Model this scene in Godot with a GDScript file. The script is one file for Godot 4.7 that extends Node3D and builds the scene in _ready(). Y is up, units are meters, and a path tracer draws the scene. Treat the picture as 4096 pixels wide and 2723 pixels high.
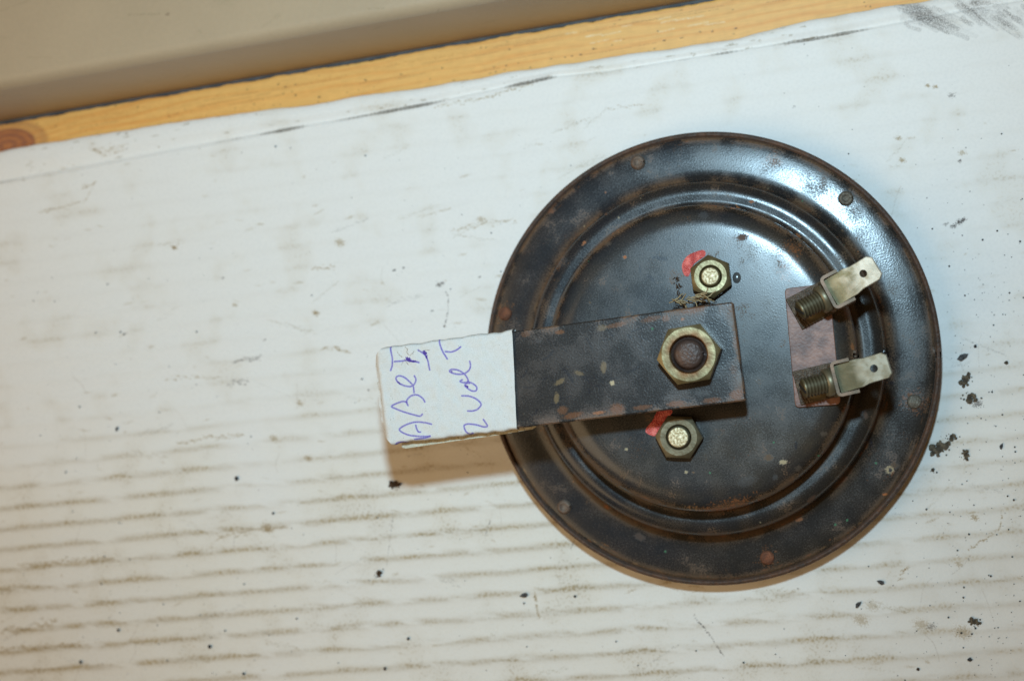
extends Node3D
# A car horn lying face down on a dirty sheet of white cardboard, seen from above. Lengths in the tables are millimetres.

const S := 0.001
var numbers := {}


func _ready() -> void:
	# ---- camera: a 12.5 degree tilt from straight down, shallow focus on the mounting arm
	var cam := Camera3D.new()
	cam.name = "camera"
	add_child(cam)
	var dir := Vector3(-0.21640665, -0.97614731, -0.01745241)
	var right := Vector3(0.97629601, -0.21643961, 0.0)
	cam.transform = Transform3D(Basis(right, right.cross(dir), -dir), Vector3(36.33, 405.0, 2.32) * S)
	var lens := CameraAttributesPhysical.new()
	lens.frustum_focal_length = 53.77
	lens.frustum_near = 0.03
	lens.frustum_far = 20.0
	lens.frustum_focus_distance = 0.367
	lens.exposure_aperture = 11.5
	cam.attributes = lens
	cam.near = 0.03
	cam.far = 20.0
	cam.current = true

	# ---- dim room round the bench
	var we := WorldEnvironment.new()
	we.name = "world"
	var env := Environment.new()
	env.background_mode = Environment.BG_COLOR
	env.background_color = lin(1.0, 0.6, 0.27)
	env.background_energy_multiplier = 0.12
	env.tonemap_mode = Environment.TONE_MAPPER_LINEAR
	env.tonemap_exposure = 1.0
	env.sdfgi_enabled = true
	env.ssao_enabled = true
	env.ssil_enabled = true
	we.environment = env
	add_child(we)

	# ---- the camera's own pop-up flash, above the lens
	var flash := SpotLight3D.new()
	flash.name = "camera_flash"
	flash.light_color = lin(0.54, 0.82, 1.0)
	flash.light_energy = 0.147
	flash.light_size = 0.011
	flash.spot_range = 12.0
	flash.spot_attenuation = 2.0
	flash.spot_angle = 38.0
	flash.spot_angle_attenuation = 1.0
	flash.shadow_enabled = true
	add_child(flash)
	flash.look_at_from_position(Vector3(27.0, 407.0, -89.0) * S, Vector3(-52.0, 0.0, -58.0) * S, Vector3(0, 0, -1))

	# ---- warm ceiling light of the room, wide and soft, up and behind the photographer
	var ceiling := AreaLight3D.new()
	ceiling.name = "ceiling_light"
	ceiling.area_size = Vector2(1.3, 1.3)
	ceiling.light_color = lin(1.0, 0.72, 0.42)
	ceiling.light_energy = 1.15
	ceiling.shadow_enabled = true
	add_child(ceiling)
	ceiling.look_at_from_position(Vector3(-1.1, 1.25, 0.38), Vector3(-0.03, 0.0, 0.0), Vector3(0, 0, -1))

	build_bench()
	build_horn()
	build_debris()


# ------------------------------------------------------------------ helpers

func lin(r: float, g: float, b: float) -> Color:
	return Color(r, g, b).linear_to_srgb()


func numbered(called: String) -> String:
	if not numbers.has(called):
		numbers[called] = 0
		return called
	numbers[called] += 1
	return "%s_%03d" % [called, numbers[called]]


func thing(called: String, label: String, category: String, at := Vector3.ZERO, turn := 0.0, group := "") -> Node3D:
	var o := Node3D.new()
	o.name = numbered(called)
	add_child(o)
	o.position = at * S
	o.rotation.y = turn
	tag(o, label, category, group)
	return o


func tag(o: Node3D, label: String, category := "", group := "") -> void:
	if label:
		o.set_meta("label", label)
	if category:
		o.set_meta("category", category)
	if group:
		o.set_meta("group", group)


func part(called: String, mesh: Mesh, m: Material, parent: Node, label := "") -> MeshInstance3D:
	var o := MeshInstance3D.new()
	o.name = numbered(called) if parent == self else called
	o.mesh = mesh
	o.material_override = m
	parent.add_child(o, true)
	if label:
		o.set_meta("label", label)
	return o


func start() -> SurfaceTool:
	var st := SurfaceTool.new()
	st.begin(Mesh.PRIMITIVE_TRIANGLES)
	return st


func done(st: SurfaceTool) -> ArrayMesh:
	st.generate_normals()
	return st.commit()


# Tarnish, dirt or rust of the piece being built, by place on it (linear colour that multiplies its material's).
var tarnish: Variant = null


# One triangle in millimetres whose front looks along hint.
func tri(st: SurfaceTool, a: Vector3, b: Vector3, c: Vector3, hint: Vector3, group := 0, ua := Vector2.ZERO, ub := Vector2.ZERO, uc := Vector2.ZERO) -> void:
	if (a - c).cross(a - b).dot(hint) < 0.0:
		var v := b
		b = c
		c = v
		var u := ub
		ub = uc
		uc = u
	st.set_smooth_group(group)
	var places := [a, b, c]
	var uvs := [ua, ub, uc]
	for i in 3:
		if tarnish != null:
			st.set_color((tarnish as Callable).call(places[i]))
		st.set_uv(uvs[i])
		st.add_vertex(places[i] * S)


func flat_uv(p: Vector3, half: float) -> Vector2:
	return Vector2(p.x / half * 0.5 + 0.5, p.z / half * 0.5 + 0.5)


func quad(st: SurfaceTool, a: Vector3, b: Vector3, c: Vector3, d: Vector3, hint: Vector3, group := 0, half := 62.0) -> void:
	var ua := flat_uv(a, half)
	var ub := flat_uv(b, half)
	var uc := flat_uv(c, half)
	var ud := flat_uv(d, half)
	tri(st, a, b, c, hint, group, ua, ub, uc)
	tri(st, a, c, d, hint, group, ua, uc, ud)


# Turned shape round a vertical axis: profile of (radius, height), from the centre of the top outwards and down.
func lathe(st: SurfaceTool, profile: Array, segments: int, at := Vector3.ZERO, wobble := 0.0, half := 62.0) -> void:
	for i in segments:
		var a0 := TAU * i / segments
		var a1 := TAU * (i + 1) / segments
		for k in profile.size() - 1:
			var p: Vector2 = profile[k]
			var q: Vector2 = profile[k + 1]
			var n := Vector2(-(q.y - p.y), q.x - p.x)
			var am := (a0 + a1) / 2.0
			var hint := Vector3(n.x * cos(am), n.y, n.x * sin(am))
			var w0 := wobble * sin(a0 * 3.0 + 1.0) + wobble * 0.6 * sin(a0 * 7.0)
			var w1 := wobble * sin(a1 * 3.0 + 1.0) + wobble * 0.6 * sin(a1 * 7.0)
			if i == segments - 1:
				a1 = 0.0
				w1 = wobble * sin(1.0)
			var p0 := at + Vector3((p.x + w0 * signf(p.x)) * cos(a0), p.y, (p.x + w0 * signf(p.x)) * sin(a0))
			var p1 := at + Vector3((p.x + w1 * signf(p.x)) * cos(a1), p.y, (p.x + w1 * signf(p.x)) * sin(a1))
			var q0 := at + Vector3((q.x + w0) * cos(a0), q.y, (q.x + w0) * sin(a0))
			var q1 := at + Vector3((q.x + w1) * cos(a1), q.y, (q.x + w1) * sin(a1))
			if p.x < 0.001:
				tri(st, p0, q0, q1, hint, 0, flat_uv(p0, half), flat_uv(q0, half), flat_uv(q1, half))
			else:
				quad(st, p0, p1, q1, q0, hint, 0, half)


# Flat plate with a small chamfer round its upper edge; the outline is (x, z).
func plate(st: SurfaceTool, outline: PackedVector2Array, y0: float, y1: float, chamfer: float, half := 62.0) -> void:
	var inner := outline
	if chamfer > 0.0:
		var shrunk := Geometry2D.offset_polygon(outline, -chamfer, Geometry2D.JOIN_MITER)
		if shrunk.size() and shrunk[0].size() == outline.size():
			inner = align(shrunk[0], outline)
	var index := Geometry2D.triangulate_polygon(inner)
	for i in index.size() / 3:
		var t: Array = []
		for k in 3:
			var v := inner[index[i * 3 + k]]
			t.append(Vector3(v.x, y1, v.y))
		tri(st, t[0], t[1], t[2], Vector3.UP, 1, flat_uv(t[0], half), flat_uv(t[1], half), flat_uv(t[2], half))
	var centre := Vector2.ZERO
	for v in outline:
		centre += v / outline.size()
	for i in outline.size():
		var j := (i + 1) % outline.size()
		var out2 := (outline[j] - outline[i]).orthogonal()
		if out2.dot(outline[i] - centre) < 0.0 and Geometry2D.is_point_in_polygon((outline[i] + outline[j]) / 2.0 + out2.normalized() * 0.02, outline):
			out2 = -out2
		elif Geometry2D.is_point_in_polygon((outline[i] + outline[j]) / 2.0 + out2.normalized() * 0.02, outline):
			out2 = -out2
		var hint := Vector3(out2.x, 0.0, out2.y)
		var a := Vector3(outline[i].x, y1 - chamfer, outline[i].y)
		var b := Vector3(outline[j].x, y1 - chamfer, outline[j].y)
		quad(st, Vector3(inner[i].x, y1, inner[i].y), Vector3(inner[j].x, y1, inner[j].y), b, a, hint + Vector3.UP * hint.length(), 2 if outline.size() > 14 else 10 + i, half)
		quad(st, a, b, Vector3(b.x, y0, b.z), Vector3(a.x, y0, a.z), hint, 3 if outline.size() > 14 else 40 + i, half)


func align(shrunk: PackedVector2Array, outline: PackedVector2Array) -> PackedVector2Array:
	var made := PackedVector2Array()
	for v in outline:
		var best := shrunk[0]
		for w in shrunk:
			if w.distance_squared_to(v) < best.distance_squared_to(v):
				best = w
		made.append(best)
	return made


# Box between two corners in a local frame.
func box(st: SurfaceTool, lo: Vector3, hi: Vector3, frame := Transform3D(), half := 62.0) -> void:
	var mid := (lo + hi) / 2.0
	for axis in 3:
		for side in 2:
			var n := Vector3.ZERO
			n[axis] = 1.0 if side else -1.0
			var u := (axis + 1) % 3
			var v := (axis + 2) % 3
			var c: Array = []
			for k in 4:
				var p := mid
				p[axis] = hi[axis] if side else lo[axis]
				p[u] = hi[u] if k == 1 or k == 2 else lo[u]
				p[v] = hi[v] if k >= 2 else lo[v]
				c.append(frame * p)
			quad(st, c[0], c[1], c[2], c[3], frame.basis * n, 60 + axis * 2 + side, half)


# Hexagon nut with turned upper chamfer and a bore.
func hex_nut(st: SurfaceTool, corner: float, bore: float, face: float, height: float, turn: float) -> void:
	var n := 96
	for i in n:
		var angles := [TAU * i / n, TAU * (i + 1) / n]
		var rows: Array = []
		for a in angles:
			var local := fposmod(a, PI / 3.0) - PI / 6.0
			var rim := corner * cos(PI / 6.0) / cos(local)
			var c := Vector3(cos(a + turn), 0.0, sin(a + turn))
			var drop := maxf(0.02, (rim - face) * 0.5)
			rows.append([c * bore + Vector3.UP * (height - 1.6), c * bore + Vector3.UP * (height - 0.55), c * (bore + 0.22) + Vector3.UP * (height - 0.08), c * (bore + 0.36) + Vector3.UP * height,
				c * face + Vector3.UP * height, c * rim + Vector3.UP * (height - drop), c * rim])
		var mid: float = (angles[0] + angles[1]) / 2.0 + turn
		var outward := Vector3(cos(mid), 0.0, sin(mid))
		for k in 6:
			var hint: Vector3 = -outward if k == 0 else (Vector3.UP * 1.5 - outward) if k == 1 else Vector3.UP if k < 4 else (Vector3.UP + outward * 0.4) if k == 4 else outward
			quad(st, rows[0][k], rows[1][k], rows[1][k + 1], rows[0][k + 1], hint, 5 + k if k < 5 else 20 + int(i * 6.0 / n), 8.0)


# Round bar between two points, given as (distance along, radius) pairs.
func bar(st: SurfaceTool, frame: Transform3D, profile: Array, segments := 32) -> void:
	for i in segments:
		var a0 := TAU * i / segments
		var a1 := TAU * ((i + 1) % segments) / segments
		for k in profile.size() - 1:
			var p: Vector2 = profile[k]
			var q: Vector2 = profile[k + 1]
			var am := TAU * (i + 0.5) / segments
			var n := Vector2(-(q.y - p.y), q.x - p.x)
			var hint := frame.basis * Vector3(n.x, n.y * cos(am), n.y * sin(am))
			var p0 := frame * Vector3(p.x, p.y * cos(a0), p.y * sin(a0))
			var p1 := frame * Vector3(p.x, p.y * cos(a1), p.y * sin(a1))
			var q0 := frame * Vector3(q.x, q.y * cos(a0), q.y * sin(a0))
			var q1 := frame * Vector3(q.x, q.y * cos(a1), q.y * sin(a1))
			var g := 0 if absf(q.x - p.x) > 0.001 else 7
			if p.y < 0.001:
				tri(st, p0, q0, q1, hint, g)
			elif q.y < 0.001:
				tri(st, p0, p1, q0, hint, g)
			else:
				quad(st, p0, p1, q1, q0, hint, g)


func noise(seed_: int, frequency: float, octaves := 3, kind := FastNoiseLite.TYPE_SIMPLEX_SMOOTH) -> FastNoiseLite:
	var n := FastNoiseLite.new()
	n.seed = seed_
	n.noise_type = kind
	n.frequency = frequency
	n.fractal_type = FastNoiseLite.FRACTAL_FBM
	n.fractal_octaves = octaves
	return n


func noise_bytes(w: int, h: int, seed_: int, frequency: float, octaves := 3) -> PackedByteArray:
	return noise(seed_, frequency, octaves).get_image(w, h, false, false, true).get_data()


func byte(v: float) -> int:
	return int(clampf(v, 0.0, 1.0) * 255.0 + 0.5)


# Linear value to an sRGB byte through a table.
var to_srgb := PackedByteArray()


func srgb(v: float) -> int:
	return to_srgb[int(clampf(v, 0.0, 1.0) * 4095.0)]


func fill_table() -> void:
	to_srgb.resize(4096)
	for i in 4096:
		var l := i / 4095.0
		to_srgb[i] = byte(12.92 * l if l <= 0.0031308 else 1.055 * pow(l, 1.0 / 2.4) - 0.055)


class Sheet:
	# An image with its place on the surface, on which marks are laid in millimetres.
	var im: Image
	var x0: float
	var z0: float
	var per: float
	var wobble: FastNoiseLite

	func _init(image: Image, left: float, top: float, per_mm: float, n: FastNoiseLite) -> void:
		im = image
		x0 = left
		z0 = top
		per = per_mm
		wobble = n

	func blot(x: float, z: float, rx: float, rz: float, turn: float, c: Color, alpha: float, ragged := 0.5, soft := 0.4) -> void:
		var reach := maxf(rx, rz) * (1.0 + ragged)
		var ca := cos(turn)
		var sa := sin(turn)
		for py in range(maxi(0, int((z - reach - z0) * per)), mini(im.get_height() - 1, int((z + reach - z0) * per) + 1) + 1):
			for px in range(maxi(0, int((x - reach - x0) * per)), mini(im.get_width() - 1, int((x + reach - x0) * per) + 1) + 1):
				var mx := (px + 0.5) / per + x0
				var mz := (py + 0.5) / per + z0
				var u := ((mx - x) * ca + (mz - z) * sa) / rx
				var v := ((mz - z) * ca - (mx - x) * sa) / rz
				var d := sqrt(u * u + v * v) + wobble.get_noise_2d(mx * 9.0, mz * 9.0) * ragged
				if d < 1.0:
					var a := alpha * smoothstep(1.0, 1.0 - soft, d)
					var was := im.get_pixel(px, py)
					im.set_pixel(px, py, was.lerp(c, a))

	# dirt dragged along a path: many small ragged touches, denser towards its middle
	func smear(points: PackedVector2Array, width: float, c: Color, alpha: float, rng: RandomNumberGenerator) -> void:
		for i in points.size() - 1:
			var a := points[i]
			var b := points[i + 1]
			var count := int(a.distance_to(b) * 2.6) + 1
			for k in count:
				var p := a.lerp(b, (k + rng.randf()) / count) + Vector2(0.0, rng.randfn(0.0, width * 0.32))
				blot(p.x, p.y, rng.randf_range(0.25, 1.0) * (0.5 + width * 0.4), rng.randf_range(0.12, 0.4) * (0.6 + width * 0.3), (b - a).angle() + rng.randf_range(-0.3, 0.3), c, alpha * rng.randf_range(0.25, 1.0), 1.0, 0.9)

	func stroke(points: PackedVector2Array, width: float, c: Color, alpha: float, grain := 0.0, smooth := true) -> void:
		var dense := PackedVector2Array()
		for i in points.size() - 1:
			var before := points[maxi(0, i - 1)]
			var after := points[mini(points.size() - 1, i + 2)]
			var steps := maxi(1, int(points[i].distance_to(points[i + 1]) * per * 1.5))
			for k in steps:
				var t := float(k) / steps
				dense.append(points[i].cubic_interpolate(points[i + 1], before, after, t) if smooth else points[i].lerp(points[i + 1], t))
		dense.append(points[-1])
		var touched := {}
		var r := width / 2.0
		for p in dense:
			var reach := r + 1.0 / per
			for py in range(int((p.y - reach - z0) * per), int((p.y + reach - z0) * per) + 1):
				for px in range(int((p.x - reach - x0) * per), int((p.x + reach - x0) * per) + 1):
					if px < 0 or py < 0 or px >= im.get_width() or py >= im.get_height():
						continue
					var m := Vector2((px + 0.5) / per + x0, (py + 0.5) / per + z0)
					var a := clampf((r - m.distance_to(p)) * per + 0.5, 0.0, 1.0)
					if grain > 0.0:
						a *= clampf(0.55 + wobble.get_noise_2d(m.x * 14.0, m.y * 14.0) * 2.2 * grain + 0.45 * (1.0 - grain), 0.0, 1.0)
					var key := py * 8192 + px
					if a > touched.get(key, 0.0):
						touched[key] = a
		for key: int in touched:
			var x := key % 8192
			var y := key / 8192
			im.set_pixel(x, y, im.get_pixel(x, y).lerp(c, alpha * touched[key]))


func picture(w: int, h: int, rgb: PackedByteArray) -> Image:
	return Image.create_from_data(w, h, false, Image.FORMAT_RGB8, rgb)


func texture(im: Image) -> ImageTexture:
	return ImageTexture.create_from_image(im)


func noise_texture(size: int, seed_: int, frequency: float, octaves: int) -> ImageTexture:
	return texture(noise(seed_, frequency, octaves).get_seamless_image(size, size))


func material(c: Color, rough: float, metal := 0.0) -> StandardMaterial3D:
	var m := StandardMaterial3D.new()
	m.albedo_color = c
	m.roughness = rough
	m.metallic = metal
	return m


# Small metal or fibre pieces: mottled colour from two tones, with fine relief.
func mottled(a: Color, b: Color, rough: float, metal: float, seed_: int, per_metre: float, relief: float) -> StandardMaterial3D:
	var m := material(Color.WHITE, rough, metal)
	var im := noise(seed_, 0.012, 6).get_seamless_image(256, 256)
	im.convert(Image.FORMAT_RGB8)
	for y in 256:
		for x in 256:
			var v := clampf((im.get_pixel(x, y).r - 0.5) * 1.5 + 0.5, 0.0, 1.0)
			im.set_pixel(x, y, a.lerp(b, v))
	m.albedo_texture = texture(im)
	m.vertex_color_use_as_albedo = true
	m.uv1_triplanar = true
	m.uv1_scale = Vector3.ONE * per_metre
	if relief > 0.0:
		m.heightmap_enabled = true
		m.heightmap_scale = relief
		m.heightmap_texture = noise_texture(256, seed_ + 7, 0.06, 4)
	return m


# ------------------------------------------------------------------ the bench

func along(table: Array, x: float) -> float:
	for i in table.size() - 1:
		var a: Vector2 = table[i]
		var b: Vector2 = table[i + 1]
		if x <= b.x or i == table.size() - 2:
			return a.y + (b.y - a.y) * (x - a.x) / (b.x - a.x)
	return 0.0


var sheet_edge := [Vector2(-240.0, -57.0), Vector2(-208.6, -61.3), Vector2(-191.3, -63.7), Vector2(-153.4, -68.1), Vector2(-115.0, -71.3), Vector2(-100.2, -73.2), Vector2(-75.8, -75.5), Vector2(-43.1, -79.8), Vector2(-36.1, -80.1), Vector2(-15.5, -82.3), Vector2(-3.8, -83.7), Vector2(8.9, -84.7), Vector2(19.0, -87.5), Vector2(37.0, -90.0), Vector2(54.7, -92.2), Vector2(100.0, -98.5)]
var crease := [Vector2(-240.0, -47.5), Vector2(-207.9, -52.3), Vector2(-152.9, -60.1), Vector2(-114.6, -65.5), Vector2(-99.9, -67.4), Vector2(-76.7, -70.7), Vector2(-42.9, -76.5), Vector2(-27.1, -77.4), Vector2(-3.7, -80.2), Vector2(13.7, -82.2), Vector2(30.2, -84.1), Vector2(100.0, -94.0)]


func build_bench() -> void:
	fill_table()
	# plain table under everything
	var top := BoxMesh.new()
	top.size = Vector3(1.4, 0.03, 1.2)
	var bench := part("table_top", top, mottled(lin(0.22, 0.17, 0.11), lin(0.28, 0.22, 0.15), 0.6, 0.0, 19, 4.0, 0.0), self)
	bench.position = Vector3(-0.07, -0.0405, -0.15)
	bench.set_meta("kind", "structure")
	tag(bench, "table top under the pine board")
	build_ledge()
	build_pine()
	build_cardboard()


func build_ledge() -> void:
	# a beige ledge, 33 mm higher than the cardboard, whose side stands along the far edge of the pine board
	var ledge := thing("beige_ledge", "scuffed beige ledge with a rounded edge, standing higher beyond the pine board", "ledge", Vector3(-60.0, -25.0, -88.3), atan(0.1231))
	var w := 1400
	var h := 420
	var n1 := noise_bytes(w, h, 11, 0.006, 4)
	var n2 := noise_bytes(w, h, 12, 0.15, 2)
	var rgb := PackedByteArray()
	rgb.resize(w * h * 3)
	for i in w * h:
		var v := 0.93 + 0.10 * n1[i] / 255.0 + 0.04 * n2[i] / 255.0
		rgb[i * 3] = srgb(0.44 * v)
		rgb[i * 3 + 1] = srgb(0.335 * v)
		rgb[i * 3 + 2] = srgb(0.218 * v)
	var im := picture(w, h, rgb)
	# texture runs along the ledge and, from its foot, up the side and back over the top
	var s := Sheet.new(im, -240.0, 0.0, 3.5, noise(5, 0.2, 3))
	var dull := lin(0.2, 0.16, 0.09)
	s.stroke(PackedVector2Array([Vector2(-149, 83.5), Vector2(-142, 82), Vector2(-137, 82)]), 0.6, dull, 0.35, 0.8)
	s.stroke(PackedVector2Array([Vector2(-152, 74), Vector2(-146, 77), Vector2(-141, 76.5)]), 0.5, dull, 0.28, 0.8)
	s.stroke(PackedVector2Array([Vector2(-150, 72), Vector2(-147, 70), Vector2(-143, 66)]), 0.5, dull, 0.25, 0.8)
	s.blot(-62, 69, 5, 4, 0, lin(0.3, 0.25, 0.15), 0.25, 0.6, 0.9)
	s.blot(-79, 67, 0.7, 0.5, 0, lin(0.15, 0.1, 0.06), 0.35)
	var rng := RandomNumberGenerator.new()
	rng.seed = 18
	for i in 26:
		var a := Vector2(rng.randf_range(-160.0, 40.0), rng.randf_range(58.0, 100.0))
		s.stroke(PackedVector2Array([a, a + Vector2(rng.randf_range(2.0, 9.0), rng.randf_range(-1.5, 1.5))]), rng.randf_range(0.3, 0.7), dull, rng.randf_range(0.08, 0.25), 0.9)
	for i in 90:
		s.blot(rng.randf_range(-160.0, 60.0), rng.randf_range(28.0, 105.0), rng.randf_range(0.4, 3.0), rng.randf_range(0.3, 1.0), rng.randf(), dull, rng.randf_range(0.04, 0.16), 0.9, 0.9)
	var beige := material(Color.WHITE, 0.5)
	beige.albedo_texture = texture(im)
	beige.texture_repeat = false
	beige.heightmap_enabled = true
	beige.heightmap_scale = 0.004
	beige.heightmap_texture = texture(Image.create_from_data(w, h, false, Image.FORMAT_L8, n2))
	var line: Array = [Vector2(-1.0, 0.0), Vector2(-1.0, 25.0), Vector2(-1.0, 53.5)]
	for k in 7:
		var a := PI / 2.0 * (k + 1) / 7.0
		line.append(Vector2(-1.0 - 3.5 + 3.5 * cos(a), 53.5 + 3.5 * sin(a)))
	line.append(Vector2(-40.0, 57.0))
	line.append(Vector2(-260.0, 57.0))
	line.append(Vector2(-260.0, 0.0))
	var st := start()
	var far := 0.0
	for k in line.size() - 1:
		var p: Vector2 = line[k]
		var q: Vector2 = line[k + 1]
		var next := far + p.distance_to(q)
		var hint := Vector3(0, absf(p.x - q.x) + 0.001, absf(p.y - q.y)) if k < line.size() - 2 else Vector3(0, 0, -1)
		for c in 20:
			var x0 := -235.0 + 20.0 * c
			var x1 := x0 + 20.0
			var u0 := (x0 + 240.0) * 3.5 / w
			var u1 := (x1 + 240.0) * 3.5 / w
			var v0 := far * 3.5 / h
			var v1 := next * 3.5 / h
			tri(st, Vector3(x0, p.y, p.x), Vector3(x1, p.y, p.x), Vector3(x1, q.y, q.x), hint, 0 if k < line.size() - 2 else 1, Vector2(u0, v0), Vector2(u1, v0), Vector2(u1, v1))
			tri(st, Vector3(x0, p.y, p.x), Vector3(x1, q.y, q.x), Vector3(x0, q.y, q.x), hint, 0 if k < line.size() - 2 else 1, Vector2(u0, v0), Vector2(u1, v1), Vector2(u0, v1))
		far = next
	part("ledge_body", done(st), beige, ledge)
	var strip := start()
	box(strip, Vector3(-235, 0.1, -0.98), Vector3(165, 20.6, -0.1))
	part("gap_seal", done(strip), mottled(lin(0.05, 0.055, 0.06), lin(0.085, 0.09, 0.095), 0.7, 0.0, 41, 60.0, 0.0), ledge, "dark grey sealing in the gap at the foot of the ledge")


func build_pine() -> void:
	var turn := atan(0.1231)
	var pine := thing("pine_board", "bare yellow pine board with a red knot, sticking out under the cardboard", "board", Vector3(-60.0, -25.0, -88.3), turn)
	# local x runs along the grain; z = 0 is the far edge
	var w := 2048
	var h := 128
	var n1 := noise_bytes(w, h, 31, 0.004, 3)
	var n2 := noise_bytes(w, h, 32, 0.05, 4)
	var rings := noise(33, 0.5, 3)
	var rgb := PackedByteArray()
	rgb.resize(w * h * 3)
	var knot := Vector2(-149.5, 6.6)
	for y in h:
		for x in w:
			var i := y * w + x
			var mx := x / 5.0 - 240.0
			var mz := y / 5.0 - 1.0
			var dk := Vector2((mx - knot.x) * 0.62, (mz - knot.y) * 1.15)
			var dist := dk.length()
			var bend := 5.0 * exp(-dist * dist / 90.0)
			var f := mz + signf(dk.y + 0.01) * bend + 2.0 * rings.get_noise_2d(mx * 0.03, mz * 0.25) + 0.004 * mx
			var grain := 0.5 + 0.5 * sin(f * 2.3 + 1.3 * rings.get_noise_2d(mx * 0.05 + 40.0, mz * 0.5))
			grain = pow(grain, 2.5) * (0.35 + 0.65 * n1[i] / 255.0)
			var streak := 0.5 + rings.get_noise_2d(mx * 0.25, mz * 9.0)
			var r := 0.80 - 0.05 * grain
			var g := 0.452 - 0.10 * grain
			var b := 0.130 - 0.045 * grain
			var v := 0.92 + 0.10 * streak + 0.1 * (n2[i] / 255.0 - 0.5)
			var k := smoothstep(8.8, 7.8, dist) * 0.45 + smoothstep(6.0, 5.2, dist) * 0.55
			var kr := 0.36 + 0.06 * sin(dist * 3.2)
			r = lerpf(r * v, kr * (0.75 + 0.4 * streak), k)
			g = lerpf(g * v, (kr * 0.36) * (0.75 + 0.4 * streak), k)
			b = lerpf(b * v, 0.05, k)
			rgb[i * 3] = srgb(r)
			rgb[i * 3 + 1] = srgb(g)
			rgb[i * 3 + 2] = srgb(b)
	var im := picture(w, h, rgb)
	var s := Sheet.new(im, -240.0, -1.0, 5.0, noise(5, 0.2, 3))
	var rng := RandomNumberGenerator.new()
	rng.seed = 4
	for i in 150:
		s.blot(rng.randf_range(-160.0, 120.0), rng.randf_range(0.0, 15.0), rng.randf_range(0.2, 0.55), rng.randf_range(0.15, 0.3), 0.0, lin(0.13, 0.075, 0.03), rng.randf_range(0.25, 0.8))
	for i in 26:
		var x := rng.randf_range(-150.0, 80.0)
		var z := rng.randf_range(1.0, 12.0)
		s.stroke(PackedVector2Array([Vector2(x, z), Vector2(x + rng.randf_range(6.0, 24.0), z + rng.randf_range(-0.4, 0.4))]), 0.25, lin(0.28, 0.13, 0.04), 0.45, 0.9)
	for i in 30:
		var x := rng.randf_range(-150.0, 60.0)
		var z := rng.randf_range(0.5, 14.0)
		s.smear(PackedVector2Array([Vector2(x, z), Vector2(x + rng.randf_range(15.0, 60.0), z + rng.randf_range(-0.8, 0.8))]), rng.randf_range(0.4, 1.2), lin(0.55, 0.22, 0.05), rng.randf_range(0.1, 0.35), rng)
	for i in 14:
		var x := rng.randf_range(20.0, 62.0)
		var z := rng.randf_range(2.0, 6.5)
		s.stroke(PackedVector2Array([Vector2(x, z), Vector2(x + rng.randf_range(2.0, 6.0), z + rng.randf_range(-0.3, 0.1))]), 0.45, lin(0.85, 0.72, 0.5), 0.7, 0.9)
	var m := material(Color.WHITE, 0.5)
	m.albedo_texture = texture(im)
	m.texture_repeat = false
	m.heightmap_enabled = true
	m.heightmap_scale = 0.012
	m.heightmap_texture = m.albedo_texture
	var st := start()
	var ragged := noise(8, 0.11, 4)
	var cols := 340
	var rows := 12
	var depth := 330.0
	var points: Array = []
	for c in cols + 1:
		var x := -235.0 + 400.0 * c / cols
		var edge := 0.45 * ragged.get_noise_1d(x) + 0.3 * maxf(0.0, ragged.get_noise_1d(x * 3.0 + 500.0))
		var line: Array = [Vector3(x, 10.0, edge + 0.15), Vector3(x, 21.4, edge)]
		for k in 4:
			var a := PI / 2.0 * (k + 1) / 4.0
			line.append(Vector3(x, 21.4 + 0.6 * sin(a), edge + 0.6 - 0.6 * cos(a)))
		for k in rows:
			line.append(Vector3(x, 22.0, 0.8 + edge * 0.5 + (depth if k == rows - 1 else 24.0 * k / (rows - 2))))
		points.append(line)
	for c in cols:
		for k in points[0].size() - 1:
			var a: Vector3 = points[c][k]
			var b: Vector3 = points[c + 1][k]
			var d: Vector3 = points[c][k + 1]
			var e: Vector3 = points[c + 1][k + 1]
			var hint := Vector3(0, 0.4, -1) if k < 5 else Vector3.UP
			var uv := func(p: Vector3) -> Vector2: return Vector2((p.x + 240.0) * 5.0 / w, clampf((p.z + 1.0) * 5.0 / h, 0.0, 1.0))
			tri(st, a, b, e, hint, 0, uv.call(a), uv.call(b), uv.call(e))
			tri(st, a, e, d, hint, 0, uv.call(a), uv.call(e), uv.call(d))
	box(st, Vector3(-235, 0.01, 1.0), Vector3(165, 20.0, depth))
	part("plank", done(st), m, pine)


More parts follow.
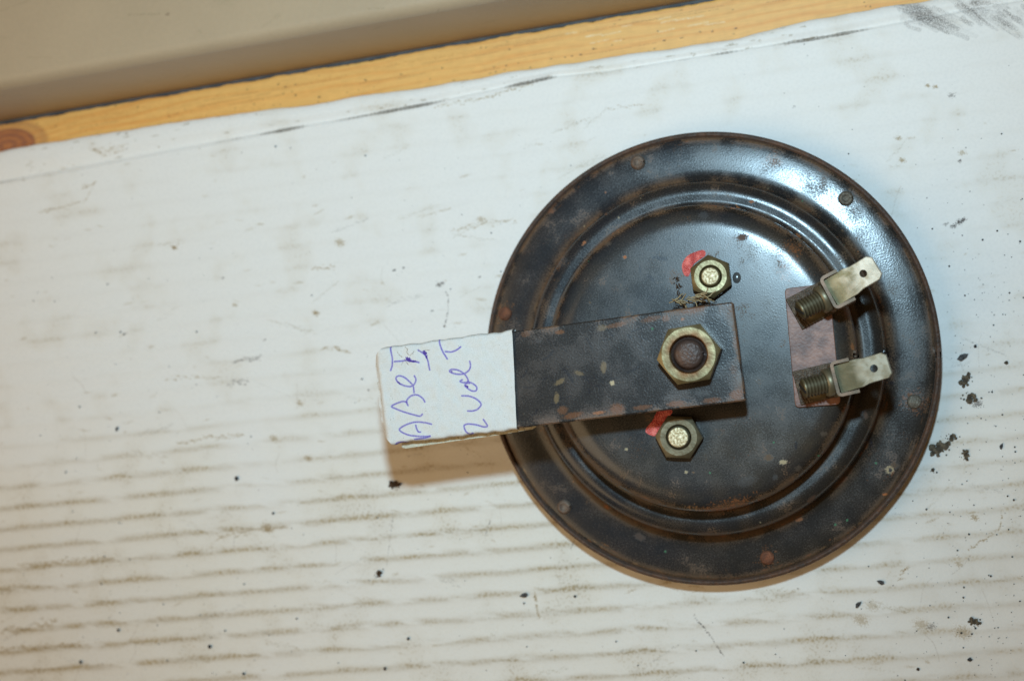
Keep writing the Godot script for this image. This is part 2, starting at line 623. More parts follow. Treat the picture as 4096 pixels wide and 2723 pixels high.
func build_cardboard() -> void:
	var per := 5.6
	var x0 := -235.0
	var z0 := -105.0
	var w := 1904
	var h := 1232
	var big := noise_bytes(w, h, 51, 0.0035, 3)
	var mid := noise_bytes(w, h, 52, 0.009, 6)
	var grit := noise_bytes(w, h, 53, 0.16, 3)
	# noise stretched along the flutes
	var longn := noise_bytes(w / 4, h, 54, 0.045, 4)
	var rgb := PackedByteArray()
	rgb.resize(w * h * 3)
	for y in h:
		var z := y / per + z0
		for x in w:
			var i := y * w + x
			var mx := x / per + x0
			var zz := z + 0.105 * (mx + 100.0)
			var ph := (zz - 44.6) / 5.98
			var d := (ph - roundf(ph)) * 5.98
			var g := grit[i] / 255.0
			var m := mid[i] / 255.0
			var lo := longn[y * (w / 4) + x / 4] / 255.0
			var b := big[i] / 255.0
			# how far this stretch of the sheet is rubbed with dirt
			var zone := smoothstep(-10.0, 46.0, zz + (b - 0.5) * 50.0) * (1.0 - 0.4 * smoothstep(15.0, 70.0, mx))
			zone *= 0.72 + 0.45 * smoothstep(-110.0, -215.0, mx) * smoothstep(45.0, 90.0, z)
			zone = maxf(zone, 0.05 + 0.14 * smoothstep(0.5, 0.8, m))
			var dd := d + (m - 0.5) * 0.6 + (lo - 0.5) * 0.5
			var soft := exp(-dd * dd / (0.35 + 0.9 * lo)) * smoothstep(0.12, 0.58, lo + 0.4 * (b - 0.5)) * (0.6 + 0.6 * g)
			var core := exp(-dd * dd / 0.30) * smoothstep(0.47, 0.72, lo * 0.6 + m * 0.4) * clampf((g - 0.30) * 2.4, 0.0, 1.0)
			var stain := zone * (0.66 * soft + 0.66 * core)
			stain += (zone * 0.16 + 0.02) * smoothstep(0.52, 0.85, g)
			stain += smoothstep(0.45, 0.95, m) * (0.02 + 0.10 * g + 0.10 * zone)
			stain += clampf((m - 0.60) * 3.0, 0.0, 1.0) * clampf((g - 0.55) * 4.0, 0.0, 1.0) * (0.10 + 0.26 * zone)
			stain = minf(stain, 0.9)
			var tint := zone * (0.10 + 0.22 * b) + 0.05 * m
			var film := 0.13 * smoothstep(5.0, 65.0, mx) * smoothstep(-25.0, 60.0, z) * (0.6 + 0.6 * m) + 0.07 * smoothstep(-90.0, -200.0, mx) * smoothstep(30.0, 80.0, z)
			var v := (0.81 + 0.085 * (g - 0.35) + 0.025 * m) * (1.0 - film)
			var r := v * (1.0 - 0.10 * tint)
			var gg := v * (0.985 - 0.22 * tint)
			var bb := v * (0.955 - 0.45 * tint)
			var k := 0.75 + 0.5 * lo
			rgb[i * 3] = srgb(lerpf(r, 0.36 * k, stain))
			rgb[i * 3 + 1] = srgb(lerpf(gg, 0.275 * k, stain))
			rgb[i * 3 + 2] = srgb(lerpf(bb, 0.155 * k, stain))
	var im := picture(w, h, rgb)
	var s := Sheet.new(im, x0, z0, per, noise(5, 0.2, 3))
	var brown := lin(0.26, 0.17, 0.075)
	var dark := lin(0.07, 0.06, 0.055)
	var marks := RandomNumberGenerator.new()
	marks.seed = 3
	# marks one can point at: streaks, scuffs and spots
	for q: Array in [[[Vector2(-195.5, -42.9), Vector2(-188.3, -44.2), Vector2(-180.3, -46.3)], 1.0, 0.5],
		[[Vector2(-180.4, -46.3), Vector2(-177.7, -51.1)], 0.5, 0.3],
		[[Vector2(-181.4, -49.8), Vector2(-177.3, -51.1)], 1.1, 0.55],
		[[Vector2(-110.8, -25.3), Vector2(-104.2, -25.7)], 1.3, 0.55],
		[[Vector2(-155.3, 5.8), Vector2(-147.3, 5.1), Vector2(-138.9, 5.5)], 0.9, 0.45],
		[[Vector2(-107.9, -2.6), Vector2(-104.3, -3.2), Vector2(-100.0, -1.7)], 1.2, 0.6],
		[[Vector2(65.5, 48.6), Vector2(69.2, 46.5), Vector2(73.2, 43.4), Vector2(73.9, 40.8), Vector2(73.7, 38.9)], 0.7, 0.6],
		[[Vector2(50.9, 53.3), Vector2(49.8, 54.7), Vector2(48.3, 56.3)], 1.0, 0.75],
		[[Vector2(-47.3, 63.0), Vector2(-46.7, 66.2), Vector2(-46.0, 69.9)], 2.4, 0.5],
		[[Vector2(-151.8, 24.2), Vector2(-143.2, 22.7), Vector2(-131.4, 21.7)], 1.2, 0.5],
		[[Vector2(-139.1, 50.4), Vector2(-126.1, 48.1), Vector2(-118.3, 47.1)], 1.3, 0.6],
		[[Vector2(-207.1, 79.8), Vector2(-198.7, 78.6), Vector2(-189.0, 76.0)], 2.2, 0.55],
		[[Vector2(-207.0, 84.6), Vector2(-190.3, 83.3), Vector2(-180.7, 82.0)], 1.2, 0.7],
		[[Vector2(-179.4, -60.1), Vector2(-173.2, -60.3), Vector2(-168.4, -61.1)], 2.6, 0.4],
		[[Vector2(-201.6, 60.3), Vector2(-184.9, 58.5), Vector2(-171.2, 57.3)], 1.2, 0.6],
		[[Vector2(-19.0, 5.2), Vector2(-18.8, 6.3)], 0.5, 0.4],
		[[Vector2(-75.5, -69.6), Vector2(-63.2, -71.1), Vector2(-47.6, -74.9)], 1.0, 0.5],
		[[Vector2(-46.2, -36.0), Vector2(-35.4, -37.5), Vector2(-24.8, -38.5)], 0.9, 0.35],
		[[Vector2(-70.5, -35.3), Vector2(-61.9, -36.9), Vector2(-52.2, -37.9)], 1.2, 0.4],
		[[Vector2(-80.4, -39.1), Vector2(-70.5, -41.3)], 0.8, 0.3],
		[[Vector2(-27.1, -67.2), Vector2(-17.7, -68.0)], 0.8, 0.35]]:
		s.smear(PackedVector2Array(q[0]), q[1], brown, q[2], marks)
	for q: Array in [[[Vector2(-72.3, -18.8), Vector2(-71.4, -17.0), Vector2(-71.5, -13.3), Vector2(-72.5, -8.8)], 0.3, 0.75],
		[[Vector2(-134.6, 0.9), Vector2(-130.1, 0.2), Vector2(-125.9, -0.4)], 1.4, 0.5],
		[[Vector2(-136.4, 7.3), Vector2(-132.7, 6.6), Vector2(-129.7, 6.0)], 1.5, 0.5],
		[[Vector2(-2.9, 69.3), Vector2(0.5, 73.8), Vector2(3.6, 78.5)], 0.8, 0.5],
		[[Vector2(-4.1, 67.7), Vector2(-2.7, 70.5)], 0.6, 0.3],
		[[Vector2(-87.2, 43.7), Vector2(-88.0, 49.1), Vector2(-89.0, 56.9)], 0.4, 0.3],
		[[Vector2(-36.1, 48.4), Vector2(-37.2, 51.3)], 0.3, 0.4],
		[[Vector2(-59.5, 44.2), Vector2(-60.9, 48.4)], 0.4, 0.3],
		[[Vector2(-133.9, 50.2), Vector2(-134.4, 54.5)], 0.4, 0.3]]:
		s.smear(PackedVector2Array(q[0]), q[1], dark, q[2], marks)
	for q: Array in [[-152.7, -31.9, 1.1, 0.85], [-109.8, -12.8, 1.2, 0.8], [-102.8, -32.4, 1.8, 0.5], [56.2, -70.1, 0.8, 0.7], [58.1, -69.7, 0.8, 0.6], [49.7, -51.0, 1.1, 0.6], [48.8, -56.8, 1.0, 0.55], [64.7, -52.5, 1.2, 0.4], [-86.8, 34.8, 1.6, 0.5], [-124.1, 47.6, 2.2, 0.6], [-62.2, -38.1, 1.5, 0.4], [-81.6, -3.1, 1.5, 0.3], [-134.1, -15.3, 0.9, 0.5], [67.2, 40.7, 1.3, 0.6], [54.1, 68.4, 2.5, 0.4], [64.2, 69.9, 2.8, 0.45], [38.9, 67.6, 2.5, 0.4], [41.7, 63.8, 2.2, 0.3], [63.3, 52.6, 1.2, 0.4], [-31.8, -46.3, 1.5, 0.3], [-111.9, 27.8, 1.4, 0.6], [-122.2, 22.4, 1.6, 0.5], [-114.5, 12.6, 1.2, 0.5]]:
		s.blot(q[0], q[1], q[2], q[2] * 0.7, 0.3, brown, q[3], 0.9, 0.8)
	for q: Array in [[-87.0, -24.5, 0.6, 0.8], [-84.3, -25.2, 0.5, 0.8], [-74.0, -20.4, 0.9, 0.8], [-73.0, -20.8, 0.7, 0.7], [-62.5, -22.3, 0.5, 0.6], [-72.5, -8.9, 0.45, 0.9], [-76.0, -13.1, 0.5, 0.6], [-94.3, 8.7, 0.5, 0.7], [62.1, -67.3, 1.1, 0.4], [64.0, -50.4, 0.6, 0.8], [64.0, -34.8, 1.1, 0.9], [62.5, -33.8, 0.9, 0.8], [65.0, -35.4, 0.8, 0.8], [60.5, -34.4, 0.7, 0.6], [-137.7, -23.0, 0.6, 0.4], [22.3, -65.9, 0.5, 0.4], [-125.1, -5.4, 0.5, 0.6], [68.1, 11.7, 1.5, 0.6], [66.7, 10.6, 1.2, 0.5], [56.4, 68.7, 1.4, 0.4]]:
		s.blot(q[0], q[1], q[2], q[2] * 0.7, -0.3, dark, q[3], 1.0, 0.8)
	# scuffs of something dark dragged across the upper right corner
	for q: Array in [[53.8, -89.1, 12.3, 6.4, 34], [51.1, -90.4, 9.7, 3.5, 16], [65.6, -90.5, 6.0, 5.2, 18], [67.7, -90.0, 3.2, 0.6, 30], [74.6, -86.8, 4.8, 3.6, 22], [76.8, -88.9, 2.1, 1.2, 12]]:
		for i in int(q[4]):
			var a := Vector2(q[0], q[1]) + Vector2(marks.randfn(0.0, 2.2), marks.randfn(0.0, 1.5))
			var way := Vector2(q[2], q[3]) * marks.randf_range(0.25, 1.0)
			s.stroke(PackedVector2Array([a, a + way * 0.5 + Vector2(marks.randfn(0.0, 0.3), 0.0), a + way]), marks.randf_range(0.3, 1.3), dark, marks.randf_range(0.03, 0.22), 0.8)
	# rubbed dirt along the crease
	var rng := RandomNumberGenerator.new()
	rng.seed = 77
	var n := noise(61, 0.03, 3)
	for i in 210:
		var x := -214.0 + i * 1.25
		var a := clampf(n.get_noise_1d(x * 1.3) * 2.2 + 0.18, 0.0, 1.0)
		if a > 0.05:
			s.stroke(PackedVector2Array([Vector2(x, along(crease, x) + 0.2), Vector2(x + 1.3, along(crease, x + 1.3) + 0.2)]), 0.45 + 0.7 * a, lin(0.14, 0.12, 0.10), 0.75 * a, 0.7)
	for i in 90:
		var x := rng.randf_range(-205.0, 30.0)
		s.blot(x, lerpf(along(sheet_edge, x), along(crease, x), rng.randf_range(0.0, 1.2)), rng.randf_range(0.3, 1.6), rng.randf_range(0.15, 0.4), -0.12, lin(0.22, 0.17, 0.1), rng.randf_range(0.1, 0.45), 0.9, 0.8)
	# peppering of dirt too fine to be grains of its own
	for i in 2600:
		var x := rng.randf_range(-212.0, 84.0)
		var z := rng.randf_range(-88.0, 98.0)
		var dense := 0.12 + 0.88 * smoothstep(22.0, 62.0, x) * smoothstep(-72.0, -25.0, z) + 0.5 * smoothstep(-60.0, -190.0, x) * smoothstep(0.0, 70.0, z)
		if rng.randf() > dense:
			continue
		var r := 0.07 + 0.15 * pow(rng.randf(), 3.0)
		s.blot(x, z, r * 1.3, r, rng.randf() * 3.0, lin(0.07, 0.065, 0.06), rng.randf_range(0.25, 0.8), 0.3, 0.7)
	for i in 260:
		var x := rng.randf_range(-212.0, 84.0)
		var z := rng.randf_range(-60.0, 98.0)
		s.blot(x, z, rng.randf_range(0.4, 2.2), rng.randf_range(0.2, 0.6), rng.randf_range(-0.5, 0.3), brown, rng.randf_range(0.06, 0.32), 0.9, 0.9)
	# rubbed streaks and smudges of handling
	for i in 75:
		var x := rng.randf_range(-212.0, 78.0)
		var z := rng.randf_range(-62.0, 96.0)
		var turn := -0.12 + rng.randfn(0.0, 0.35)
		var size := rng.randf_range(3.0, 14.0)
		s.smear(PackedVector2Array([Vector2(x, z), Vector2(x + size * cos(turn), z + size * sin(turn))]), rng.randf_range(0.4, 1.6), lin(0.28, 0.22, 0.13) if i % 3 else lin(0.2, 0.185, 0.165), rng.randf_range(0.08, 0.30), rng)
	for i in 46:
		var x := rng.randf_range(-212.0, 84.0)
		var z := rng.randf_range(-50.0, 98.0)
		var turn := rng.randf_range(0.9, 2.2)
		s.stroke(PackedVector2Array([Vector2(x, z), Vector2(x + cos(turn) * 4.0 + rng.randf_range(-1.0, 1.0), z + sin(turn) * 3.0), Vector2(x + cos(turn) * 8.0, z + sin(turn) * rng.randf_range(5.0, 9.0))]), 0.18, lin(0.25, 0.2, 0.15), rng.randf_range(0.15, 0.5), 1.0)
	var m := material(Color.WHITE, 0.62)
	m.metallic_specular = 0.35
	m.albedo_texture = texture(im)
	m.texture_repeat = false
	m.heightmap_enabled = true
	m.heightmap_scale = 0.0035
	var bump := Image.create_from_data(w, h, false, Image.FORMAT_L8, grit)
	m.heightmap_texture = texture(bump)

	var st := start()
	var xs := PackedFloat32Array()
	for c in 176:
		xs.append(-232.0 + 1.86 * c)
	var dent := noise(71, 0.018, 3)
	var fine := noise(72, 0.09, 2)
	var points: Array = []
	var edge_noise := noise(73, 0.05, 3)
	for x in xs:
		var ze := along(sheet_edge, x) + 0.5 * edge_noise.get_noise_1d(x)
		var zc := maxf(along(crease, x), ze + 2.5)
		var line: Array = [Vector3(x, -2.9, ze + 0.25), Vector3(x, -1.4, ze)]
		for k in 13:
			var u := k / 12.0
			var y := -0.12 - 1.0 * pow(1.0 - u, 5.0)
			y -= 0.75 * smoothstep(0.5, 0.97, u) * (1.0 if u < 1.0 else 0.85)
			line.append(Vector3(x, y + 0.05 * dent.get_noise_2d(x, u * 8.0), lerpf(ze + 0.08, zc, u)))
		line.append(Vector3(x, -0.25, zc + 0.35))
		var z := zc + 0.7
		var rows := 210
		for k in rows:
			var zz := lerpf(z, 118.0, float(k) / (rows - 1))
			var ph := (zz + 0.105 * (x + 100.0) - 44.6) / 5.98
			var flute := -0.07 * cos(TAU * ph) * smoothstep(-50.0, 20.0, zz)
			line.append(Vector3(x, flute * -1.0 - 0.08 + 0.16 * dent.get_noise_2d(x, zz) + 0.02 * fine.get_noise_2d(x, zz), zz))
		points.append(line)
	for c in xs.size() - 1:
		for k in points[0].size() - 1:
			var q: Array = [points[c][k], points[c + 1][k], points[c + 1][k + 1], points[c][k + 1]]
			var u: Array = []
			for p: Vector3 in q:
				u.append(Vector2((p.x - x0) * per / w, (p.z - z0) * per / h))
			var hint := Vector3(0, 0.3, -1) if k < 1 else Vector3.UP
			tri(st, q[0], q[1], q[2], hint, 0, u[0], u[1], u[2])
			tri(st, q[0], q[2], q[3], hint, 0, u[0], u[2], u[3])
	var o := part("cardboard_sheet", done(st), m, self)
	tag(o, "large white corrugated cardboard sheet with brown dirt stripes under the horn", "cardboard")


# ------------------------------------------------------------------ the horn

func build_horn() -> void:
	var horn := thing("car_horn", "round black disc car horn lying face down on the cardboard, arm pointing left", "horn")
	var paint := horn_paint()
	var rusty := mottled(lin(0.045, 0.032, 0.026), lin(0.115, 0.055, 0.03), 0.62, 0.1, 81, 55.0, 0.03)
	var black := mottled(lin(0.02, 0.02, 0.021), lin(0.05, 0.035, 0.026), 0.5, 0.0, 82, 40.0, 0.02)

	# pressed back: dome, ring step and flange in one sheet of steel
	var prof: Array = [Vector2(0.0, 31.0)]
	for r in [4.0, 8.0, 12.0, 16.0, 20.0, 24.0, 27.0, 30.0, 32.0]:
		prof.append(Vector2(r, 31.0 - 0.12 * pow(r / 32.0, 3.0)))
	for k in 9:
		var a := PI / 2.0 * (k + 1) / 9.0
		prof.append(Vector2(32.0 + 5.9 * sin(a), 30.88 - 3.6 * (1.0 - cos(a))))
	prof.append(Vector2(38.05, 26.0))
	prof.append(Vector2(38.15, 22.0))
	prof.append(Vector2(38.3, 19.6))
	prof.append(Vector2(38.6, 18.9))
	prof.append(Vector2(39.1, 18.55))
	for q in [Vector2(40.0, 18.55), Vector2(41.2, 18.75), Vector2(42.4, 18.75), Vector2(43.4, 18.45), Vector2(44.2, 17.9), Vector2(44.8, 17.1), Vector2(45.1, 16.0)]:
		prof.append(q)
	for q in [Vector2(45.25, 13.0), Vector2(45.5, 10.6), Vector2(45.9, 9.6), Vector2(46.6, 9.0), Vector2(47.6, 8.72), Vector2(49.0, 8.62), Vector2(51.0, 8.62), Vector2(53.0, 8.6), Vector2(55.0, 8.52), Vector2(56.6, 8.38), Vector2(57.2, 8.2)]:
		prof.append(q)
	prof.append(Vector2(57.45, 7.6))
	var st := start()
	lathe(st, prof, 220)
	part("back_cover", done(st), paint, horn)

	# rolled lip that clamps the back to the front
	st = start()
	lathe(st, [Vector2(57.0, 7.7), Vector2(57.45, 7.75), Vector2(57.6, 8.35), Vector2(57.9, 8.6), Vector2(58.35, 8.55), Vector2(58.7, 8.2), Vector2(58.85, 7.6), Vector2(58.8, 6.4), Vector2(58.4, 5.9), Vector2(57.6, 5.8)], 240, Vector3.ZERO, 0.05)
	part("rolled_rim", done(st), rusty, horn, "thin rusty lip round the disc")
	st = start()
	lathe(st, [Vector2(57.9, 5.9), Vector2(57.6, 3.4), Vector2(56.5, 1.8), Vector2(53.0, 0.9), Vector2(50.0, 0.35), Vector2(20.0, 0.35)], 160)
	part("front_shell", done(st), black, horn)

	# rivets round the flange
	var steel := mottled(lin(0.13, 0.115, 0.09), lin(0.26, 0.23, 0.18), 0.55, 0.4, 83, 120.0, 0.02)
	var rust_red := mottled(lin(0.10, 0.042, 0.024), lin(0.24, 0.085, 0.04), 0.8, 0.0, 84, 120.0, 0.03)
	var rust_grey := mottled(lin(0.12, 0.07, 0.045), lin(0.22, 0.175, 0.14), 0.65, 0.2, 85, 110.0, 0.02)
	st = start()
	lathe(st, [Vector2(0.0, 0.55), Vector2(0.75, 0.52), Vector2(0.95, 0.75), Vector2(1.3, 0.7), Vector2(1.6, 0.35), Vector2(1.75, 0.0)], 28)
	var hollow := done(st)
	st = start()
	lathe(st, [Vector2(0.0, 0.75), Vector2(1.25, 0.72), Vector2(1.5, 0.55), Vector2(1.62, 0.0)], 28)
	var flat := done(st)
	var rivets := [[-17.7, -51.2, hollow, rust_grey], [35.5, -40.5, hollow, steel], [-53.4, -11.9, flat, rust_red], [-37.4, 39.2, hollow, rust_grey], [15.5, 51.1, flat, rust_red], [52.1, 11.0, flat, steel]]
	for q: Array in rivets:
		var r := part("rivet", q[2], q[3], horn, "rivet red with rust" if q[3] == rust_red else "")
		r.position = Vector3(q[0], 8.55, q[1]) * S
		r.scale = Vector3(1.12, 1.5, 1.12)

	# mounting arm, its nut and bolt
	var turn := atan2(0.125, 0.992)
	var arm_frame := Transform3D(Basis(Vector3.UP, turn), Vector3.ZERO)
	st = start()
	plate(st, PackedVector2Array([Vector2(-74.8, -11.6), Vector2(10.9, -11.6), Vector2(11.3, -11.2), Vector2(11.35, 11.3), Vector2(11.0, 11.65), Vector2(-74.8, 11.65)]), 44.0, 47.0, 0.35)
	var arm := part("mounting_arm", done(st), arm_paint(), horn, "flat black steel arm with chipped rusty edges")
	arm.rotation.y = turn
	st = start()
	lathe(st, [Vector2(0.0, 44.05), Vector2(7.0, 44.05), Vector2(7.4, 43.6), Vector2(7.4, 31.2), Vector2(8.6, 30.8)], 48)
	part("spacer", done(st), black, horn)
	var brass := mottled(lin(0.20, 0.165, 0.085), lin(0.34, 0.285, 0.155), 0.38, 0.6, 86, 60.0, 0.002)
	var zinc := mottled(lin(0.16, 0.135, 0.08), lin(0.24, 0.205, 0.13), 0.42, 0.55, 87, 60.0, 0.002)
	var gold := mottled(lin(0.34, 0.25, 0.12), lin(1.0, 0.92, 0.66), 0.5, 0.4, 88, 330.0, 0.004)
	st = start()
	var patch := noise(151, 0.35, 4)
	var grimy := Color(0.42, 0.34, 0.24)
	var rust_tint := Color(0.52, 0.22, 0.10)
	tarnish = func(p: Vector3) -> Color:
		var r := Vector2(p.x, p.z).length()
		var n := patch.get_noise_3dv(p)
		var c := Color.WHITE.lerp(grimy, clampf(0.32 + 0.8 * n, 0.0, 0.8))
		c = c.lerp(rust_tint, clampf(smoothstep(5.1, 4.3, r) * (0.75 + n) + smoothstep(0.1, 0.5, n) * smoothstep(2.0, 5.0, p.x), 0.0, 0.9))
		return c.lerp(grimy, 0.6 * smoothstep(6.3, 7.4, r))
	hex_nut(st, 7.5, 4.15, 6.2, 6.0, -0.17)
	var nut := part("arm_nut", done(st), brass, horn, "large brass coloured hexagon nut on the arm")
	nut.position = Vector3(0.0, 47.0, -0.65) * S
	tarnish = null
	st = start()
	lathe(st, [Vector2(0.0, 6.35), Vector2(1.6, 6.3), Vector2(2.7, 6.1), Vector2(3.2, 5.75), Vector2(3.42, 5.2), Vector2(3.45, 4.6), Vector2(4.2, 4.3)], 48, Vector3.ZERO, 0.0, 8.0)
	var bolt := part("bolt_end", done(st), mottled(lin(0.045, 0.03, 0.026), lin(0.10, 0.06, 0.045), 0.5, 0.3, 89, 60.0, 0.02), horn, "rusty brown bolt end in the large nut")
	bolt.position = Vector3(0.0, 47.0, -0.65) * S

	for q: Array in [[3.5, -19.6, 5.35, 3.9, 2.45, 0.40, brass, "brighter brass nut between the red mark and the clear drop"], [-4.3, 19.3, 5.8, 4.45, 2.8, 0.035, zinc, "dull nut below the arm"]]:
		st = start()
		var face: float = q[3]
		var bore: float = q[4]
		tarnish = func(p: Vector3) -> Color:
			var r := Vector2(p.x, p.z).length()
			var n := patch.get_noise_3dv(p * 1.4 + Vector3(40, 0, 0))
			var c := Color.WHITE.lerp(grimy, clampf(0.28 + 0.8 * n, 0.0, 0.8))
			return c.lerp(Color(0.36, 0.30, 0.22), clampf(0.7 * smoothstep(face - 0.1, face + 0.5, r) + 0.8 * smoothstep(bore + 0.5, bore + 0.15, r), 0.0, 0.8))
		hex_nut(st, q[2], q[4], q[3], 4.2, q[5])
		var small := part("cover_nut", done(st), q[6], horn, q[7])
		small.position = Vector3(q[0], 30.9, q[1]) * S
		tarnish = null
		st = start()
		var r: float = q[4]
		lathe(st, [Vector2(0.0, 4.92), Vector2(r - 0.62, 4.92), Vector2(r - 0.56, 4.915), Vector2(r - 0.42, 4.8)], 40, Vector3.ZERO, 0.0, 8.0)
		part("stud_end", done(st), gold, small)
		st = start()
		lathe(st, [Vector2(r - 0.42, 4.8), Vector2(r - 0.12, 4.3), Vector2(r - 0.02, 3.6), Vector2(r + 0.05, 3.0)], 40, Vector3.ZERO, 0.0, 8.0)
		part("stud_thread", done(st), q[6], small)

	# daubs of red paint on the dome, a drop of clear lacquer beside the upper nut
	var red := mottled(lin(0.42, 0.03, 0.025), lin(0.85, 0.19, 0.15), 0.34, 0.0, 90, 120.0, 0.02)
	st = start()
	daub(st, PackedVector2Array([Vector2(1.5, -26.3), Vector2(1.9, -25.0), Vector2(0.1, -23.7), Vector2(-1.2, -22.5), Vector2(-2.2, -20.0), Vector2(-3.4, -20.5), Vector2(-3.8, -22.8), Vector2(-2.7, -24.7), Vector2(-1.0, -25.7)]), 30.9, 0.2)
	part("paint_mark", done(st), red, horn, "curved red paint daub beside the upper nut")
	st = start()
	daub(st, PackedVector2Array([Vector2(-12.8, 17.6), Vector2(-12.4, 18.7), Vector2(-10.1, 19.1), Vector2(-8.1, 15.8), Vector2(-6.2, 13.0), Vector2(-9.5, 12.7), Vector2(-11.1, 15.4)]), 30.95, 0.14)
	part("paint_mark", done(st), red, horn, "red paint stripe running under the arm")
	st = start()
	lathe(st, [Vector2(0.0, 0.34), Vector2(0.5, 0.31), Vector2(0.9, 0.2), Vector2(1.2, 0.06), Vector2(1.35, 0.0)], 28)
	var drop_paint := material(lin(0.075, 0.072, 0.068), 0.2)
	var drop := part("lacquer_drop", done(st), drop_paint, horn, "glossy drop of lacquer right of the upper nut")
	drop.position = Vector3(9.5, 30.9, -19.4) * S
	drop.scale = Vector3(0.85, 1, 1.15)

	# terminals on their insulating plate
	st = start()
	var corners := PackedVector2Array()
	var base := [Vector2(21.0, -16.6), Vector2(31.6, -17.8), Vector2(34.2, 11.2), Vector2(23.5, 12.1)]
	for i in 4:
		var a: Vector2 = base[i]
		var before: Vector2 = base[(i + 3) % 4]
		var after: Vector2 = base[(i + 1) % 4]
		for k in 4:
			var t := k / 3.0
			var p := a + (before - a).normalized() * 1.1 * (1.0 - t) * (1.0 - t) + (after - a).normalized() * 1.1 * t * t
			corners.append(p)
	plate(st, corners, 30.5, 31.9, 0.15)
	part("insulating_plate", done(st), mottled(lin(0.13, 0.055, 0.036), lin(0.29, 0.14, 0.095), 0.46, 0.0, 91, 70.0, 0.003), horn, "reddish brown fibre plate under the terminals")
	terminal(horn, Vector3(31.5, 31.9, -14.7), deg_to_rad(27.5), deg_to_rad(3.0), 11.0, true)
	terminal(horn, Vector3(32.9, 31.9, 5.2), deg_to_rad(13.5), deg_to_rad(3.5), 9.0, false)

	paper_label(horn, turn)


func daub(st: SurfaceTool, outline: PackedVector2Array, y: float, thick: float) -> void:
	# rounded blob of paint: a raised centre ring over the outline
	var smooth := PackedVector2Array()
	var count := outline.size()
	for i in count:
		for k in 5:
			smooth.append(outline[i].cubic_interpolate(outline[(i + 1) % count], outline[(i + count - 1) % count], outline[(i + 2) % count], k / 5.0))
	plate(st, smooth, y - 0.1, y + thick, 0.0)


